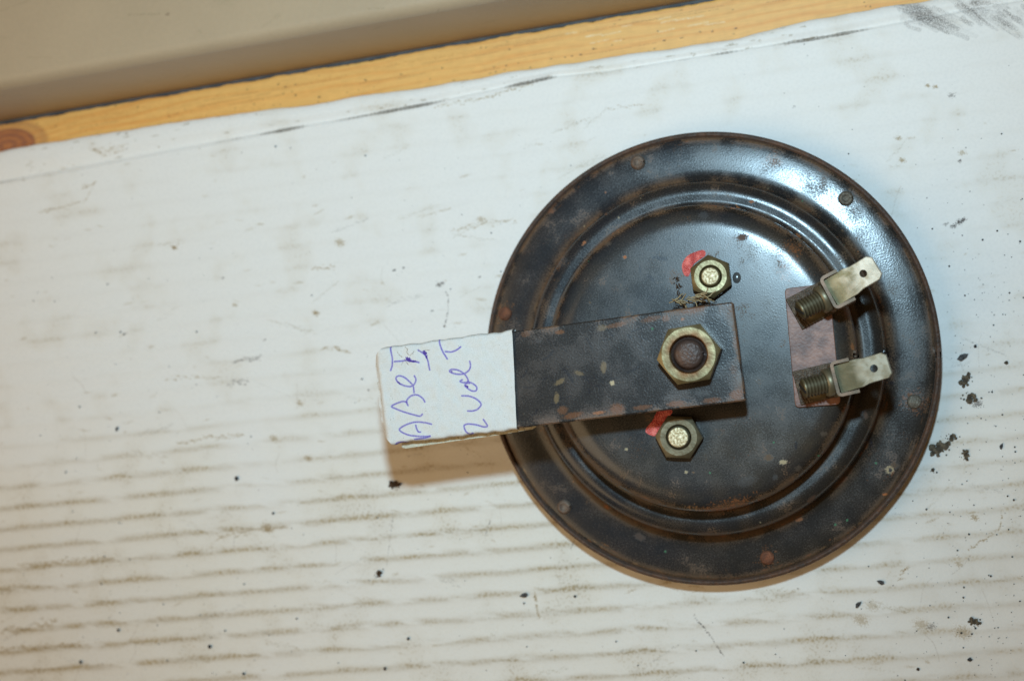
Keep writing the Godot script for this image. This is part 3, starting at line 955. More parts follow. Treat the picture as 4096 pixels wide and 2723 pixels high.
func terminal(horn: Node3D, at: Vector3, turn: float, tab_turn: float, rise: float, bright: bool) -> void:
	var t := Node3D.new()
	t.name = "terminal"
	horn.add_child(t, true)
	t.position = at * S
	t.rotation.y = turn
	t.set_meta("label", "upper terminal, its tab shining brightly" if bright else "lower terminal with a dull grey tab")
	var bronze := mottled(lin(0.13, 0.11, 0.065), lin(0.22, 0.185, 0.115), 0.42, 0.55, 92, 60.0, 0.001)
	var brown := mottled(lin(0.07, 0.05, 0.035), lin(0.14, 0.10, 0.065), 0.55, 0.35, 93, 80.0, 0.03)
	var copper := mottled(lin(0.10, 0.07, 0.04), lin(0.21, 0.125, 0.075), 0.5, 0.3, 94, 80.0, 0.002)
	# foot: square of sheet metal lying on the plate
	var st := start()
	plate(st, PackedVector2Array([Vector2(-9.4, -4.1), Vector2(0.0, -4.1), Vector2(0.0, 4.2), Vector2(-9.3, 4.2)]), 0.02, 0.8, 0.12)
	part("foot", done(st), brown, t)
	st = start()
	lathe(st, [Vector2(0.0, 1.6), Vector2(2.4, 1.55), Vector2(3.0, 1.25), Vector2(3.2, 0.75)], 36, Vector3(-4.6, 0.0, 0.9))
	part("rivet", done(st), bronze, t)
	# upright channel the screw goes through: web and two flanges with rounded corners
	st = start()
	var outer := PackedVector2Array()
	var inner := PackedVector2Array()
	outer.append(Vector2(4.2, -4.2))
	inner.append(Vector2(4.2, -3.45))
	for k in 5:
		var a := PI / 2.0 * k / 4.0
		outer.append(Vector2(0.9 - 1.2 * sin(a), -3.0 - 1.2 * cos(a)))
		inner.append(Vector2(0.9 - 0.45 * sin(a), -3.0 - 0.45 * cos(a)))
	for k in 5:
		var a := PI / 2.0 * k / 4.0
		outer.append(Vector2(0.9 - 1.2 * cos(a), 3.0 + 1.2 * sin(a)))
		inner.append(Vector2(0.9 - 0.45 * cos(a), 3.0 + 0.45 * sin(a)))
	outer.append(Vector2(4.9, 4.2))
	inner.append(Vector2(4.9, 3.45))
	var y0 := 0.8
	var y1 := 12.6
	for i in outer.size() - 1:
		var o0 := outer[i]
		var o1 := outer[i + 1]
		var i0 := inner[i]
		var i1 := inner[i + 1]
		var away := o0 + o1 - i0 - i1
		var hint := Vector3(away.x, 0, away.y)
		quad(st, v3(o0, y1), v3(o1, y1), v3(o1, y0), v3(o0, y0), hint, 1)
		quad(st, v3(i0, y1), v3(i1, y1), v3(i1, y0), v3(i0, y0), -hint, 2)
		quad(st, v3(o0, y1), v3(o1, y1), v3(i1, y1), v3(i0, y1), Vector3.UP, 3)
	for i in [0, outer.size() - 1]:
		quad(st, v3(outer[i], y1), v3(inner[i], y1), v3(inner[i], y0), v3(outer[i], y0), Vector3.RIGHT, 4)
	part("channel", done(st), copper, t)
	# screw lying level, slotted end to the left
	var axis := Transform3D(Basis(Vector3(0, 0, 1), -0.3), Vector3(0.0, 7.0, 0.3))
	var thread: Array = [Vector2(-8.1, 0.0), Vector2(-8.1, 1.85)]
	var x := -7.75
	while x < -2.4:
		thread.append(Vector2(x, 2.5))
		thread.append(Vector2(x + 0.4, 1.95))
		x += 0.8
	thread.append(Vector2(-1.2, 2.1))
	st = start()
	var back := axis.affine_inverse()
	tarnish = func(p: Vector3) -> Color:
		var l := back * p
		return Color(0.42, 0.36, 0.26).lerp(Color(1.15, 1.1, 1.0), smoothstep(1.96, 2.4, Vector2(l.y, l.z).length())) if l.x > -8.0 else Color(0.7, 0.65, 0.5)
	bar(st, axis, thread, 40)
	tarnish = null
	part("screw", done(st), bronze, t)
	st = start()
	box(st, Vector3(-8.2, -2.2, -0.36), Vector3(-7.4, 2.2, 0.36), axis.translated_local(Vector3(-0.02, 0, 0)).rotated_local(Vector3.RIGHT, 0.5))
	part("slot", done(st), material(lin(0.012, 0.01, 0.008), 0.8), t)
	st = start()
	bar(st, axis, [Vector2(-2.7, 2.1), Vector2(-2.7, 3.0), Vector2(-2.4, 3.35), Vector2(-1.0, 3.4), Vector2(-0.75, 3.2), Vector2(-0.7, 3.9), Vector2(-0.28, 3.9), Vector2(-0.28, 2.0)], 40)
	part("collar", done(st), bronze, t)
	st = start()
	bar(st, axis, [Vector2(0.5, 1.0), Vector2(0.5, 3.2), Vector2(1.6, 3.3), Vector2(2.2, 2.6), Vector2(2.4, 0.0)], 32)
	part("screw_head", done(st), bronze, t)
	# spade tab sticking out to the right, with a hole
	var tin := mottled(lin(0.40, 0.37, 0.29), lin(0.72, 0.68, 0.58), 0.42, 0.55, 95, 60.0, 0.0015) if bright else mottled(lin(0.26, 0.24, 0.18), lin(0.38, 0.36, 0.29), 0.45, 0.5, 96, 60.0, 0.0015)
	var frame := Transform3D(Basis(Vector3.UP, tab_turn) * Basis(Vector3(0, 0, 1), deg_to_rad(rise)), Vector3(0.55, 10.2, 0.1))
	var outline := [Vector2(11.5, -3.05), Vector2(12.5, -2.2), Vector2(12.5, 2.2), Vector2(11.5, 3.05), Vector2(6.9, 3.05), Vector2(5.4, 3.38), Vector2(0.2, 3.38), Vector2(0.0, 3.1), Vector2(0.0, -3.1), Vector2(0.2, -3.38), Vector2(5.4, -3.38), Vector2(6.9, -3.05)]
	st = start()
	var blotch := noise(152, 0.3, 4)
	tarnish = func(p: Vector3) -> Color:
		var n := blotch.get_noise_3dv(p + Vector3(30.0 if bright else 0.0, 0, 0))
		var c := Color(0.34, 0.31, 0.20).lerp(Color.WHITE, smoothstep(3.6, 7.6, p.x + n * 5.0))
		return c.lerp(Color(0.55, 0.47, 0.33), clampf(n * 1.6 + 0.1, 0.0, 0.6))
	holed(st, outline, Vector2(8.9, 0.0), 0.9, 0.8, frame)
	# bend that leads down along the screw
	box(st, Vector3(-0.02, -5.0, -3.1), Vector3(0.75, -0.01, 3.1), Transform3D(Basis(Vector3.UP, tab_turn), frame.origin))
	part("tab", done(st), tin, t)
	tarnish = null


func v3(p: Vector2, y: float) -> Vector3:
	return Vector3(p.x, y, p.y)


# Plate with a round hole, laid out along rays from the hole.
func holed(st: SurfaceTool, outline: Array, hole: Vector2, radius: float, thick: float, frame: Transform3D) -> void:
	var angles: Array = []
	for i in 48:
		angles.append(TAU * i / 48.0)
	for p: Vector2 in outline:
		angles.append(fposmod((p - hole).angle(), TAU))
	angles.sort()
	var reach: Array = []
	for a: float in angles:
		var far := hole + Vector2.from_angle(a) * 60.0
		var hit := hole + Vector2.from_angle(a) * 3.0
		var best := 1e9
		for i in outline.size():
			var h: Variant = Geometry2D.segment_intersects_segment(hole, far, outline[i], outline[(i + 1) % outline.size()])
			if h != null and hole.distance_to(h) < best:
				best = hole.distance_to(h)
				hit = h
		reach.append(hit)
	var c := 0.16
	for i in angles.size():
		var j := (i + 1) % angles.size()
		var a0 := Vector2.from_angle(angles[i])
		var a1 := Vector2.from_angle(angles[j])
		if a0.distance_to(a1) < 0.0005:
			continue
		var o0: Vector2 = reach[i]
		var o1: Vector2 = reach[j]
		var h0 := hole + a0 * radius
		var h1 := hole + a1 * radius
		var in0 := o0 - a0 * c
		var in1 := o1 - a1 * c
		var mid := (a0 + a1).normalized()
		var outward := (o1 - o0).orthogonal()
		if outward.dot(mid) < 0.0:
			outward = -outward
		var up := frame.basis * Vector3.UP
		var side := frame.basis * Vector3(outward.x, 0, outward.y)
		for k in 8:
			var f0 := k / 8.0
			var f1 := (k + 1) / 8.0
			quad(st, frame * v3(h0.lerp(in0, f0), thick), frame * v3(h1.lerp(in1, f0), thick), frame * v3(h1.lerp(in1, f1), thick), frame * v3(h0.lerp(in0, f1), thick), up, 1)
		quad(st, frame * v3(in0, thick), frame * v3(in1, thick), frame * v3(o1, thick - c), frame * v3(o0, thick - c), up + side.normalized(), 2)
		quad(st, frame * v3(o0, thick - c), frame * v3(o1, thick - c), frame * v3(o1, 0), frame * v3(o0, 0), side, 3)
		quad(st, frame * v3(h0, 0), frame * v3(h1, 0), frame * v3(o1, 0), frame * v3(o0, 0), -up, 4)
		quad(st, frame * v3(h0, thick), frame * v3(h1, thick), frame * v3(h1, 0), frame * v3(h0, 0), frame.basis * Vector3(-mid.x, 0, -mid.y), 5)


func horn_paint() -> StandardMaterial3D:
	var n := 1100
	var half := 62.0
	var per := n / (half * 2.0)
	var big := noise_bytes(n, n, 101, 0.006, 3)
	var mid := noise_bytes(n, n, 102, 0.011, 6)
	var fine := noise_bytes(n, n, 103, 0.22, 2)
	var dust := noise_bytes(n, n, 104, 0.42, 1)
	var rgb := PackedByteArray()
	var rough := PackedByteArray()
	var high := PackedByteArray()
	rgb.resize(n * n * 3)
	rough.resize(n * n)
	high.resize(n * n)
	for y in n:
		var z := (y + 0.5) / per - half
		for x in n:
			var i := y * n + x
			var mx := (x + 0.5) / per - half
			var r := sqrt(mx * mx + z * z)
			var b := big[i] / 255.0
			var m := mid[i] / 255.0
			var f := fine[i] / 255.0
			var d := dust[i] / 255.0
			var low := clampf(0.5 + z / 90.0 - mx / 220.0, 0.0, 1.0)
			var cr := 0.016
			var cg := 0.0175
			var cb := 0.020
			var ro := 0.145 + 0.05 * m + 0.10 * f
			var dusty := 0.25 + 0.75 * b
			if r < 36.4:
				var k := smoothstep(36.4, 34.0, r)
				cr += 0.026 * k * dusty
				cg += 0.024 * k * dusty
				cb += 0.020 * k * dusty
				ro = lerpf(0.16 + 0.05 * f, 0.19 + 0.08 * m + 0.06 * f, smoothstep(34.8, 29.0, r))
			elif r < 38.0:
				cr = 0.010
				cg = 0.010
				cb = 0.011
			# browner towards the middle right, bluer on the left
			var warm := clampf(0.45 + mx / 70.0 + (b - 0.5) * 0.9, 0.0, 1.0)
			cr *= lerpf(0.88, 1.18, warm)
			cb *= lerpf(1.12, 0.80, warm)
			# dust specks
			var speckle := clampf((d - 0.60) * 4.0, 0.0, 1.0) * (0.25 + 0.75 * f)
			cr += 0.022 * speckle
			cg += 0.021 * speckle
			cb += 0.018 * speckle
			var shade := 0.7 + 0.6 * f
			cr *= shade
			cg *= shade
			cb *= shade
			# brown grime and rust gathered at the folds of the sheet and round the outside
			var e := 0.95 * exp(-pow((r - 37.4) / 0.9, 2.0)) + 0.8 * exp(-pow((r - 45.3) / 0.8, 2.0)) + 0.55 * exp(-pow((r - 46.6) / 1.2, 2.0)) + 0.75 * smoothstep(55.4, 57.4, r) + 0.35 * exp(-pow((r - 39.2) / 0.7, 2.0))
			var rust := clampf((e * 1.3 + 0.07) * smoothstep(0.34, 0.64, 0.7 * m + 0.3 * f + 0.1 * (d - 0.5)) * (0.5 + 0.8 * f), 0.0, 0.95)
			rust = maxf(rust, smoothstep(0.74, 0.86, m + 0.2 * (f - 0.5)) * clampf((f - 0.25) * 2.0, 0.0, 1.0) * 0.7)
			var rr := 0.10 + 0.09 * f
			cr = lerpf(cr, rr, rust)
			cg = lerpf(cg, rr * 0.56, rust)
			cb = lerpf(cb, rr * 0.30, rust)
			var grime := clampf(e * 0.7 * low + 0.16 * warm * smoothstep(0.35, 0.7, m) + 0.10 * low * b, 0.0, 0.7) * (0.4 + 0.6 * m)
			cr = lerpf(cr, 0.050, grime)
			cg = lerpf(cg, 0.035, grime)
			cb = lerpf(cb, 0.019, grime)
			ro += 0.38 * rust + 0.12 * grime + 0.10 * speckle
			# blistered paint: worst on the flange at the upper right, and in patches elsewhere
			var blister := exp(-pow((r - 53.0) / 6.0, 2.0)) * exp(-pow((atan2(z, mx) + 0.72) / 0.75, 2.0)) + 0.5 * smoothstep(0.62, 0.8, b)
			var pit := blister * clampf((f - 0.48) * 3.0, 0.0, 1.0)
			var worn := blister * smoothstep(0.52, 0.80, 0.55 * m + 0.45 * f + 0.25 * (d - 0.5))
			ro = lerpf(ro, 0.5, clampf(worn, 0.0, 0.85))
			rgb[i * 3] = srgb(cr)
			rgb[i * 3 + 1] = srgb(cg)
			rgb[i * 3 + 2] = srgb(cb)
			rough[i] = byte(ro)
			high[i] = byte(0.36 + 0.42 * pit + 0.35 * smoothstep(0.70, 0.84, d) * smoothstep(0.45, 0.6, f) + 0.05 * (f - 0.5) + 0.03 * (d - 0.5) + 0.14 * speckle + 0.45 * rust * (f - 0.3))
	var im := picture(n, n, rgb)
	var s := Sheet.new(im, -half, -half, per, noise(6, 0.2, 3))
	var ro_im := Image.create_from_data(n, n, false, Image.FORMAT_L8, rough)
	ro_im.convert(Image.FORMAT_RGB8)
	var sr := Sheet.new(ro_im, -half, -half, per, s.wobble)
	var tones := {"rust": lin(0.15, 0.064, 0.03), "orange": lin(0.38, 0.125, 0.035), "cream": lin(0.42, 0.34, 0.2), "green": lin(0.04, 0.16, 0.07), "dark": lin(0.010, 0.012, 0.02), "grey": lin(0.085, 0.09, 0.095), "brown": lin(0.14, 0.085, 0.045)}
	for q: Array in [[17.3, -50.9, 2.8, "rust", 0.7, 0.0, 0.8],
		[-41.1, -39.2, 1.3, "rust", 0.7, 0.0, 0.8],
		[-30.3, -29.6, 0.9, "orange", 0.5, -0.8, 0.8],
		[-37.0, -24.6, 2.2, "rust", 0.6, -0.9, 0.7],
		[-53.7, -12.0, 2.7, "rust", 1, 0, 0.85],
		[52.1, 11.0, 3.4, "rust", 0.9, 0, 0.75],
		[51.2, 9.9, 1.4, "orange", 0.6, 1, 0.4],
		[35.5, -40.2, 2.2, "rust", 1, 0, 0.6],
		[-17.8, -51.1, 2.0, "grey", 1, 0, 0.5],
		[15.5, 51.2, 2.6, "rust", 1, 0, 0.6],
		[-37.6, 39.3, 2.0, "grey", 1, 0, 0.3],
		[46.1, 28.2, 1.25, "cream", 1, 0, 0.9],
		[46.2, 28.3, 0.55, "dark", 1, 0, 0.9],
		[47.3, 27.1, 1.2, "brown", 0.8, 0, 0.4],
		[44.9, 34.4, 0.8, "orange", 0.5, 0, 0.9],
		[20.5, 25.3, 1.1, "cream", 0.6, 0, 0.9],
		[17.1, 24.2, 1.2, "brown", 0.8, 0, 0.7],
		[18.6, 29.0, 0.8, "grey", 1, 0, 0.6],
		[-17.7, 22.6, 0.55, "cream", 0.7, 0, 0.9],
		[-2.9, 28.0, 0.6, "cream", 0.7, 0, 0.9],
		[-1.2, 28.0, 0.35, "brown", 1, 0, 0.9],
		[2.9, 28.1, 0.3, "green", 1, 0, 1],
		[18.3, 20.5, 0.3, "green", 1, 0, 1],
		[28.9, 23.7, 0.3, "green", 1, 0, 1],
		[42.7, 26.6, 0.35, "green", 1, 0, 1],
		[32.6, 42.3, 0.35, "green", 1, 0, 1],
		[35.5, 41.1, 0.35, "green", 1, 0, 1],
		[-10.7, 50.2, 0.35, "green", 1, 0, 1],
		[8.8, 35.5, 5.0, "rust", 0.4, -0.25, 0.85],
		[4.4, 37.3, 4.5, "rust", 0.35, 0.0, 0.8],
		[-1.2, 37.0, 3.0, "brown", 0.3, 0.2, 0.5],
		[11.9, 30.0, 3.0, "grey", 0.5, -0.3, 0.5],
		[22.9, -26.5, 2.8, "rust", 0.6, 0.7, 0.8],
		[22.0, -22.2, 3.2, "rust", 0.8, 0.6, 0.5],
		[20.7, -19.2, 2.0, "rust", 0.6, 0.9, 0.4],
		[10.9, -29.3, 1.3, "rust", 0.7, 0, 0.5],
		[-18.0, -24.9, 0.55, "orange", 1, 0, 0.9],
		[-20.6, -32.1, 2.0, "orange", 0.35, -0.7, 0.55],
		[-29.1, -25.0, 1.5, "rust", 0.4, -1, 0.7],
		[-22.3, -28.4, 1.0, "brown", 0.7, 0, 0.4],
		[-35.9, -24.8, 2.0, "grey", 0.6, -0.9, 0.5],
		[-17.3, -41.8, 0.8, "orange", 0.5, -0.4, 0.7],
		[-24.9, -37.1, 0.6, "rust", 0.7, 0, 0.8],
		[12.3, -39.2, 0.8, "orange", 0.6, 0, 0.8],
		[23.9, -30.4, 0.9, "orange", 0.6, 0.8, 0.7],
		[24.7, -28.9, 0.6, "cream", 0.6, 0, 0.6],
		[-9.1, -24.5, 2.2, "dark", 0.3, 0.15, 0.9],
		[-11.5, -19.6, 1.4, "dark", 0.4, 0.8, 0.6],
		[3.4, -37.6, 2.0, "rust", 0.5, 0, 0.5],
		[8.6, -37.4, 2.6, "orange", 0.35, 0.2, 0.35],
		[1.4, -34.9, 1.5, "grey", 0.7, 0, 0.5],
		[35.4, 6.0, 1.2, "orange", 0.5, 1.3, 0.6],
		[37.0, -2.5, 1.0, "orange", 0.5, 1.3, 0.6],
		[34.8, 30.8, 1.3, "rust", 0.5, -0.7, 0.6],
		[26.9, 35.2, 1.5, "rust", 0.5, -0.7, 0.5],
		[40.1, 14.1, 1.2, "rust", 0.5, 1.5, 0.5],
		[35.5, -13.9, 2.0, "rust", 0.5, 1.2, 0.5],
		[23.7, 41.2, 1.0, "orange", 0.5, -0.3, 0.6],
		[-26.1, 39.0, 1.0, "orange", 0.6, 0.7, 0.5],
		[-17.4, 46.6, 1.6, "rust", 0.6, 0.5, 0.4],
		[30.3, 18.4, 1.0, "brown", 0.6, 0, 0.4],
		[24.1, 26.9, 1.0, "brown", 1, 0, 0.4],
		[41.8, -21.9, 2.0, "rust", 0.5, 1.2, 0.4],
		[41.0, -41.2, 1.5, "rust", 0.5, 0.7, 0.6],
		[48.4, -28.9, 2.2, "dark", 0.6, 0.9, 0.5],
		[45.2, -24.6, 1.6, "dark", 0.6, 0.9, 0.5]]:
		if q[2] > 1.7 and q[3] in ["rust", "orange", "brown"]:
			# rust in patches is a crowd of small specks round a thin core
			s.blot(q[0], q[1], q[2], q[2] * q[4], q[5], tones[q[3]], q[6] * 0.45, 1.0, 0.9)
			var specks := RandomNumberGenerator.new()
			specks.seed = int(q[0] * 31.0 + q[1] * 7.0 + 9000.0)
			for i in int(q[2] * q[2] * q[4] * 16.0):
				var p := Vector2(specks.randfn(0.0, q[2] * 0.5), specks.randfn(0.0, q[2] * q[4] * 0.5)).rotated(q[5]) + Vector2(q[0], q[1])
				var tone: Color = tones[q[3]]
				s.blot(p.x, p.y, specks.randf_range(0.12, 0.5), specks.randf_range(0.1, 0.3), specks.randf() * 3.0, tone.lerp(tones["orange"], specks.randf() * 0.3), specks.randf_range(0.3, 0.9), 0.7, 0.5)
			continue
		s.blot(q[0], q[1], q[2], q[2] * q[4], q[5], tones[q[3]], q[6], 0.55, 0.35)
		if q[3] != "dark" and q[3] != "grey":
			sr.blot(q[0], q[1], q[2], q[2] * q[4], q[5], Color(0.8, 0.8, 0.8), 0.8, 0.55, 0.35)
	var rng := RandomNumberGenerator.new()
	rng.seed = 91
	for i in 60:
		var a := rng.randf() * TAU
		var r := 55.0 * sqrt(rng.randf())
		s.blot(r * cos(a), r * sin(a), rng.randf_range(0.12, 0.42), rng.randf_range(0.1, 0.3), a, tones[["cream", "brown", "orange", "green", "grey", "rust"][rng.randi() % 6]], rng.randf_range(0.3, 0.85), 0.5, 0.4)
	for i in 150:
		var a := rng.randf() * TAU
		var r := 56.0 * sqrt(rng.randf())
		var p := Vector2(r * cos(a), r * sin(a))
		var w := a + PI / 2.0 + rng.randfn(0.0, 0.5)
		s.stroke(PackedVector2Array([p, p + Vector2.from_angle(w) * rng.randf_range(0.8, 4.0)]), 0.1, tones["grey"] if i % 3 else tones["brown"], rng.randf_range(0.15, 0.5), 0.7)
	for i in 260:
		var a := rng.randf() * TAU
		var r: float = [37.6, 45.4, 46.4, 57.0, 56.4][i % 5] + rng.randfn(0.0, 0.55)
		s.blot(r * cos(a), r * sin(a), rng.randf_range(0.3, 1.5), rng.randf_range(0.12, 0.4), a + PI / 2.0, tones["brown" if i % 4 == 0 else "rust"], rng.randf_range(0.3, 0.9), 0.7, 0.5)
	for i in 70:
		# little sprays of rust and dirt
		var a := rng.randf() * TAU
		var r := 57.0 * sqrt(rng.randf())
		var c := Vector2(r * cos(a), r * sin(a))
		var spread := rng.randf_range(0.5, 2.2)
		for k in int(6.0 + spread * 8.0):
			s.blot(c.x + rng.randfn(0.0, spread), c.y + rng.randfn(0.0, spread * 0.6), rng.randf_range(0.1, 0.35), rng.randf_range(0.08, 0.25), rng.randf() * 3.0, tones["rust" if i % 3 else "brown"], rng.randf_range(0.15, 0.6), 0.6, 0.6)
	for i in 34:
		var a := rng.randf() * TAU
		var r := 34.0 * sqrt(rng.randf())
		var p := Vector2(r * cos(a), r * sin(a))
		s.stroke(PackedVector2Array([p, p + Vector2(rng.randf_range(-1.0, 1.0), rng.randf_range(0.6, 2.4))]), 0.12, lin(0.22, 0.22, 0.22), rng.randf_range(0.2, 0.6), 0.5)
	for i in 30:
		var a := rng.randf() * TAU
		var r := rng.randf_range(6.0, 56.0)
		s.blot(r * cos(a), r * sin(a), rng.randf_range(0.6, 2.2), rng.randf_range(0.2, 0.6), rng.randf() * 3.0, tones["dark"], 0.55, 0.9, 0.6)
	s.stroke(PackedVector2Array([Vector2(-25.6, 18.4), Vector2(-22.8, 21.9), Vector2(-19.9, 25.2)]), 0.14, lin(0.13, 0.10, 0.07), 0.7, 0.3)
	var m := material(Color.WHITE, 1.0)
	m.albedo_texture = texture(im)
	m.roughness_texture = texture(ro_im)
	m.heightmap_enabled = true
	m.heightmap_scale = 0.002
	m.heightmap_texture = texture(Image.create_from_data(n, n, false, Image.FORMAT_L8, high))
	m.texture_repeat = false
	return m


func arm_paint() -> StandardMaterial3D:
	# plate() lays uv over +-62 around the origin, so the arm gets that square too; it runs past -62 under the paper
	var n := 1024
	var half := 62.0
	var per := n / (half * 2.0)
	var z0 := -14.0
	var rows := int(28.0 * per)
	var mid := noise_bytes(n, n, 112, 0.011, 6)
	var fine := noise_bytes(n, n, 113, 0.22, 2)
	var dust := noise_bytes(n, n, 114, 0.42, 1)
	var rgb := PackedByteArray()
	var rough := PackedByteArray()
	var high := PackedByteArray()
	rgb.resize(n * n * 3)
	rough.resize(n * n)
	high.resize(n * n)
	var first := int((z0 + half) * per)
	for y in range(first, first + rows):
		var z := (y + 0.5) / per - half
		for x in n:
			var i := y * n + x
			var mx := (x + 0.5) / per - half
			var m := mid[i] / 255.0
			var f := fine[i] / 255.0
			var d := dust[i] / 255.0
			var edge := minf(minf(z + 11.6, 11.65 - z), 11.3 - mx)
			var speckle := clampf((d - 0.6) * 4.0, 0.0, 1.0)
			var shade := 0.72 + 0.56 * f
			var cr := (0.021 + 0.03 * speckle) * shade
			var cg := (0.021 + 0.026 * speckle) * shade
			var cb := (0.022 + 0.02 * speckle) * shade
			var e := exp(-maxf(edge, 0.0) / 1.1) * 1.5 + 0.10
			var rust := clampf(e * smoothstep(0.36, 0.70, m + 0.22 * (f - 0.5)) * (0.45 + 0.8 * f), 0.0, 0.95)
			var rr := 0.10 + 0.09 * f
			rgb[i * 3] = srgb(lerpf(cr, rr, rust))
			rgb[i * 3 + 1] = srgb(lerpf(cg, rr * 0.56, rust))
			rgb[i * 3 + 2] = srgb(lerpf(cb, rr * 0.33, rust))
			rough[i] = byte(0.18 + 0.10 * m + 0.08 * f + 0.3 * rust)
			high[i] = byte(0.35 + 0.45 * smoothstep(0.68, 0.84, d) * smoothstep(0.4, 0.6, f) + 0.3 * (f - 0.5) + 0.08 * (m - 0.5) + 0.4 * rust * (f - 0.3))
	var im := picture(n, n, rgb)
	var s := Sheet.new(im, -half, -half, per, noise(7, 0.2, 3))
	var rng := RandomNumberGenerator.new()
	rng.seed = 15
	for i in 46:
		var p := Vector2(rng.randf_range(-42.0, 10.0), rng.randf_range(-11.0, 11.0))
		var turn := rng.randf_range(-0.9, 1.9)
		var size := rng.randf_range(0.8, 3.4)
		s.stroke(PackedVector2Array([p, p + Vector2.from_angle(turn) * size * 0.5 + Vector2(0.2, 0.1), p + Vector2.from_angle(turn) * size]), rng.randf_range(0.2, 0.6), lin(0.010, 0.012, 0.018), rng.randf_range(0.5, 0.95), 0.6)
	for i in 60:
		var p := Vector2(rng.randf_range(-42.0, 10.0), rng.randf_range(-11.0, 11.0))
		s.stroke(PackedVector2Array([p, p + Vector2.from_angle(rng.randf() * TAU) * rng.randf_range(0.5, 3.0)]), 0.1, lin(0.16, 0.155, 0.15) if i % 2 else lin(0.12, 0.075, 0.045), rng.randf_range(0.3, 0.8), 0.6)
	var tones := {"rust": lin(0.15, 0.064, 0.03), "orange": lin(0.38, 0.125, 0.035), "cream": lin(0.50, 0.40, 0.24), "tan": lin(0.20, 0.14, 0.07), "green": lin(0.04, 0.16, 0.07), "grey": lin(0.12, 0.125, 0.13)}
	for q: Array in [[-20.9, -0.3, 0.9, "tan", 2.0, 0.2, 0.8],
		[-27.0, 0.4, 1.6, "tan", 0.4, 0.4, 0.7],
		[-31.9, 1.9, 1.8, "tan", 0.4, -0.4, 0.8],
		[-33.1, 5.6, 0.8, "tan", 2.2, 0.2, 0.8],
		[-19.3, 3.7, 0.75, "cream", 1, 0, 0.95],
		[-18.9, 9.9, 2.2, "rust", 0.7, 0, 0.95],
		[-4.9, 10.4, 2.6, "rust", 0.35, 0, 0.95],
		[3.5, 10.6, 2.8, "rust", 0.3, 0, 0.8],
		[9.4, 10.0, 2.2, "rust", 0.7, -0.2, 0.95],
		[-29.7, 10.2, 3.2, "rust", 0.3, -0.1, 0.9],
		[-32.0, 8.7, 1.6, "rust", 0.8, 0, 0.8],
		[-23.4, 10.3, 2.0, "orange", 0.25, 0, 0.7],
		[-12.9, 10.3, 3, "rust", 0.25, 0, 0.8],
		[-30.3, -9.9, 1.4, "orange", 0.5, 0, 0.5],
		[-20.0, -9.6, 1.6, "tan", 0.6, 0, 0.6],
		[-16.6, -9.8, 3.0, "orange", 0.25, -0.1, 0.4],
		[-8.2, -10.1, 3.0, "rust", 0.3, -0.1, 0.7],
		[-4.8, -9.8, 1.2, "rust", 0.8, 0, 0.8],
		[2.1, -10.8, 3.5, "rust", 0.25, -0.1, 0.7],
		[-0.9, -9.1, 0.6, "orange", 0.7, 0, 0.7],
		[-8.2, -7.8, 0.4, "green", 1, 0, 0.9],
		[10.7, -2.0, 0.9, "rust", 2.4, 0.1, 0.7],
		[10.6, 6.2, 0.9, "grey", 2.4, 0.1, 0.6],
		[10.4, -7.1, 0.8, "grey", 3, 0.1, 0.45],
		[8.0, -8.9, 2.0, "grey", 0.4, 0.1, 0.4],
		[1.7, 8.7, 2.4, "grey", 0.4, 0.1, 0.4],
		[-6.5, 8.7, 2.0, "grey", 0.4, 0, 0.35],
		[-38.8, -10.5, 1.5, "rust", 0.6, 0, 0.6],
		[-35.8, -8.5, 1.2, "grey", 0.6, 0.4, 0.3],
		[12.3, -10.9, 1.4, "rust", 0.6, 0, 0.6],
		[9.4, 4.0, 1.0, "rust", 1.4, 0, 0.5]]:
		s.blot(q[0], q[1], q[2], q[2] * q[4], q[5], tones[q[3]], q[6], 0.35, 0.45)
	var m := material(Color.WHITE, 1.0)
	m.albedo_texture = texture(im)
	m.roughness_texture = texture(Image.create_from_data(n, n, false, Image.FORMAT_L8, rough))
	m.heightmap_enabled = true
	m.heightmap_scale = 0.0032
	m.heightmap_texture = texture(Image.create_from_data(n, n, false, Image.FORMAT_L8, high))
	return m


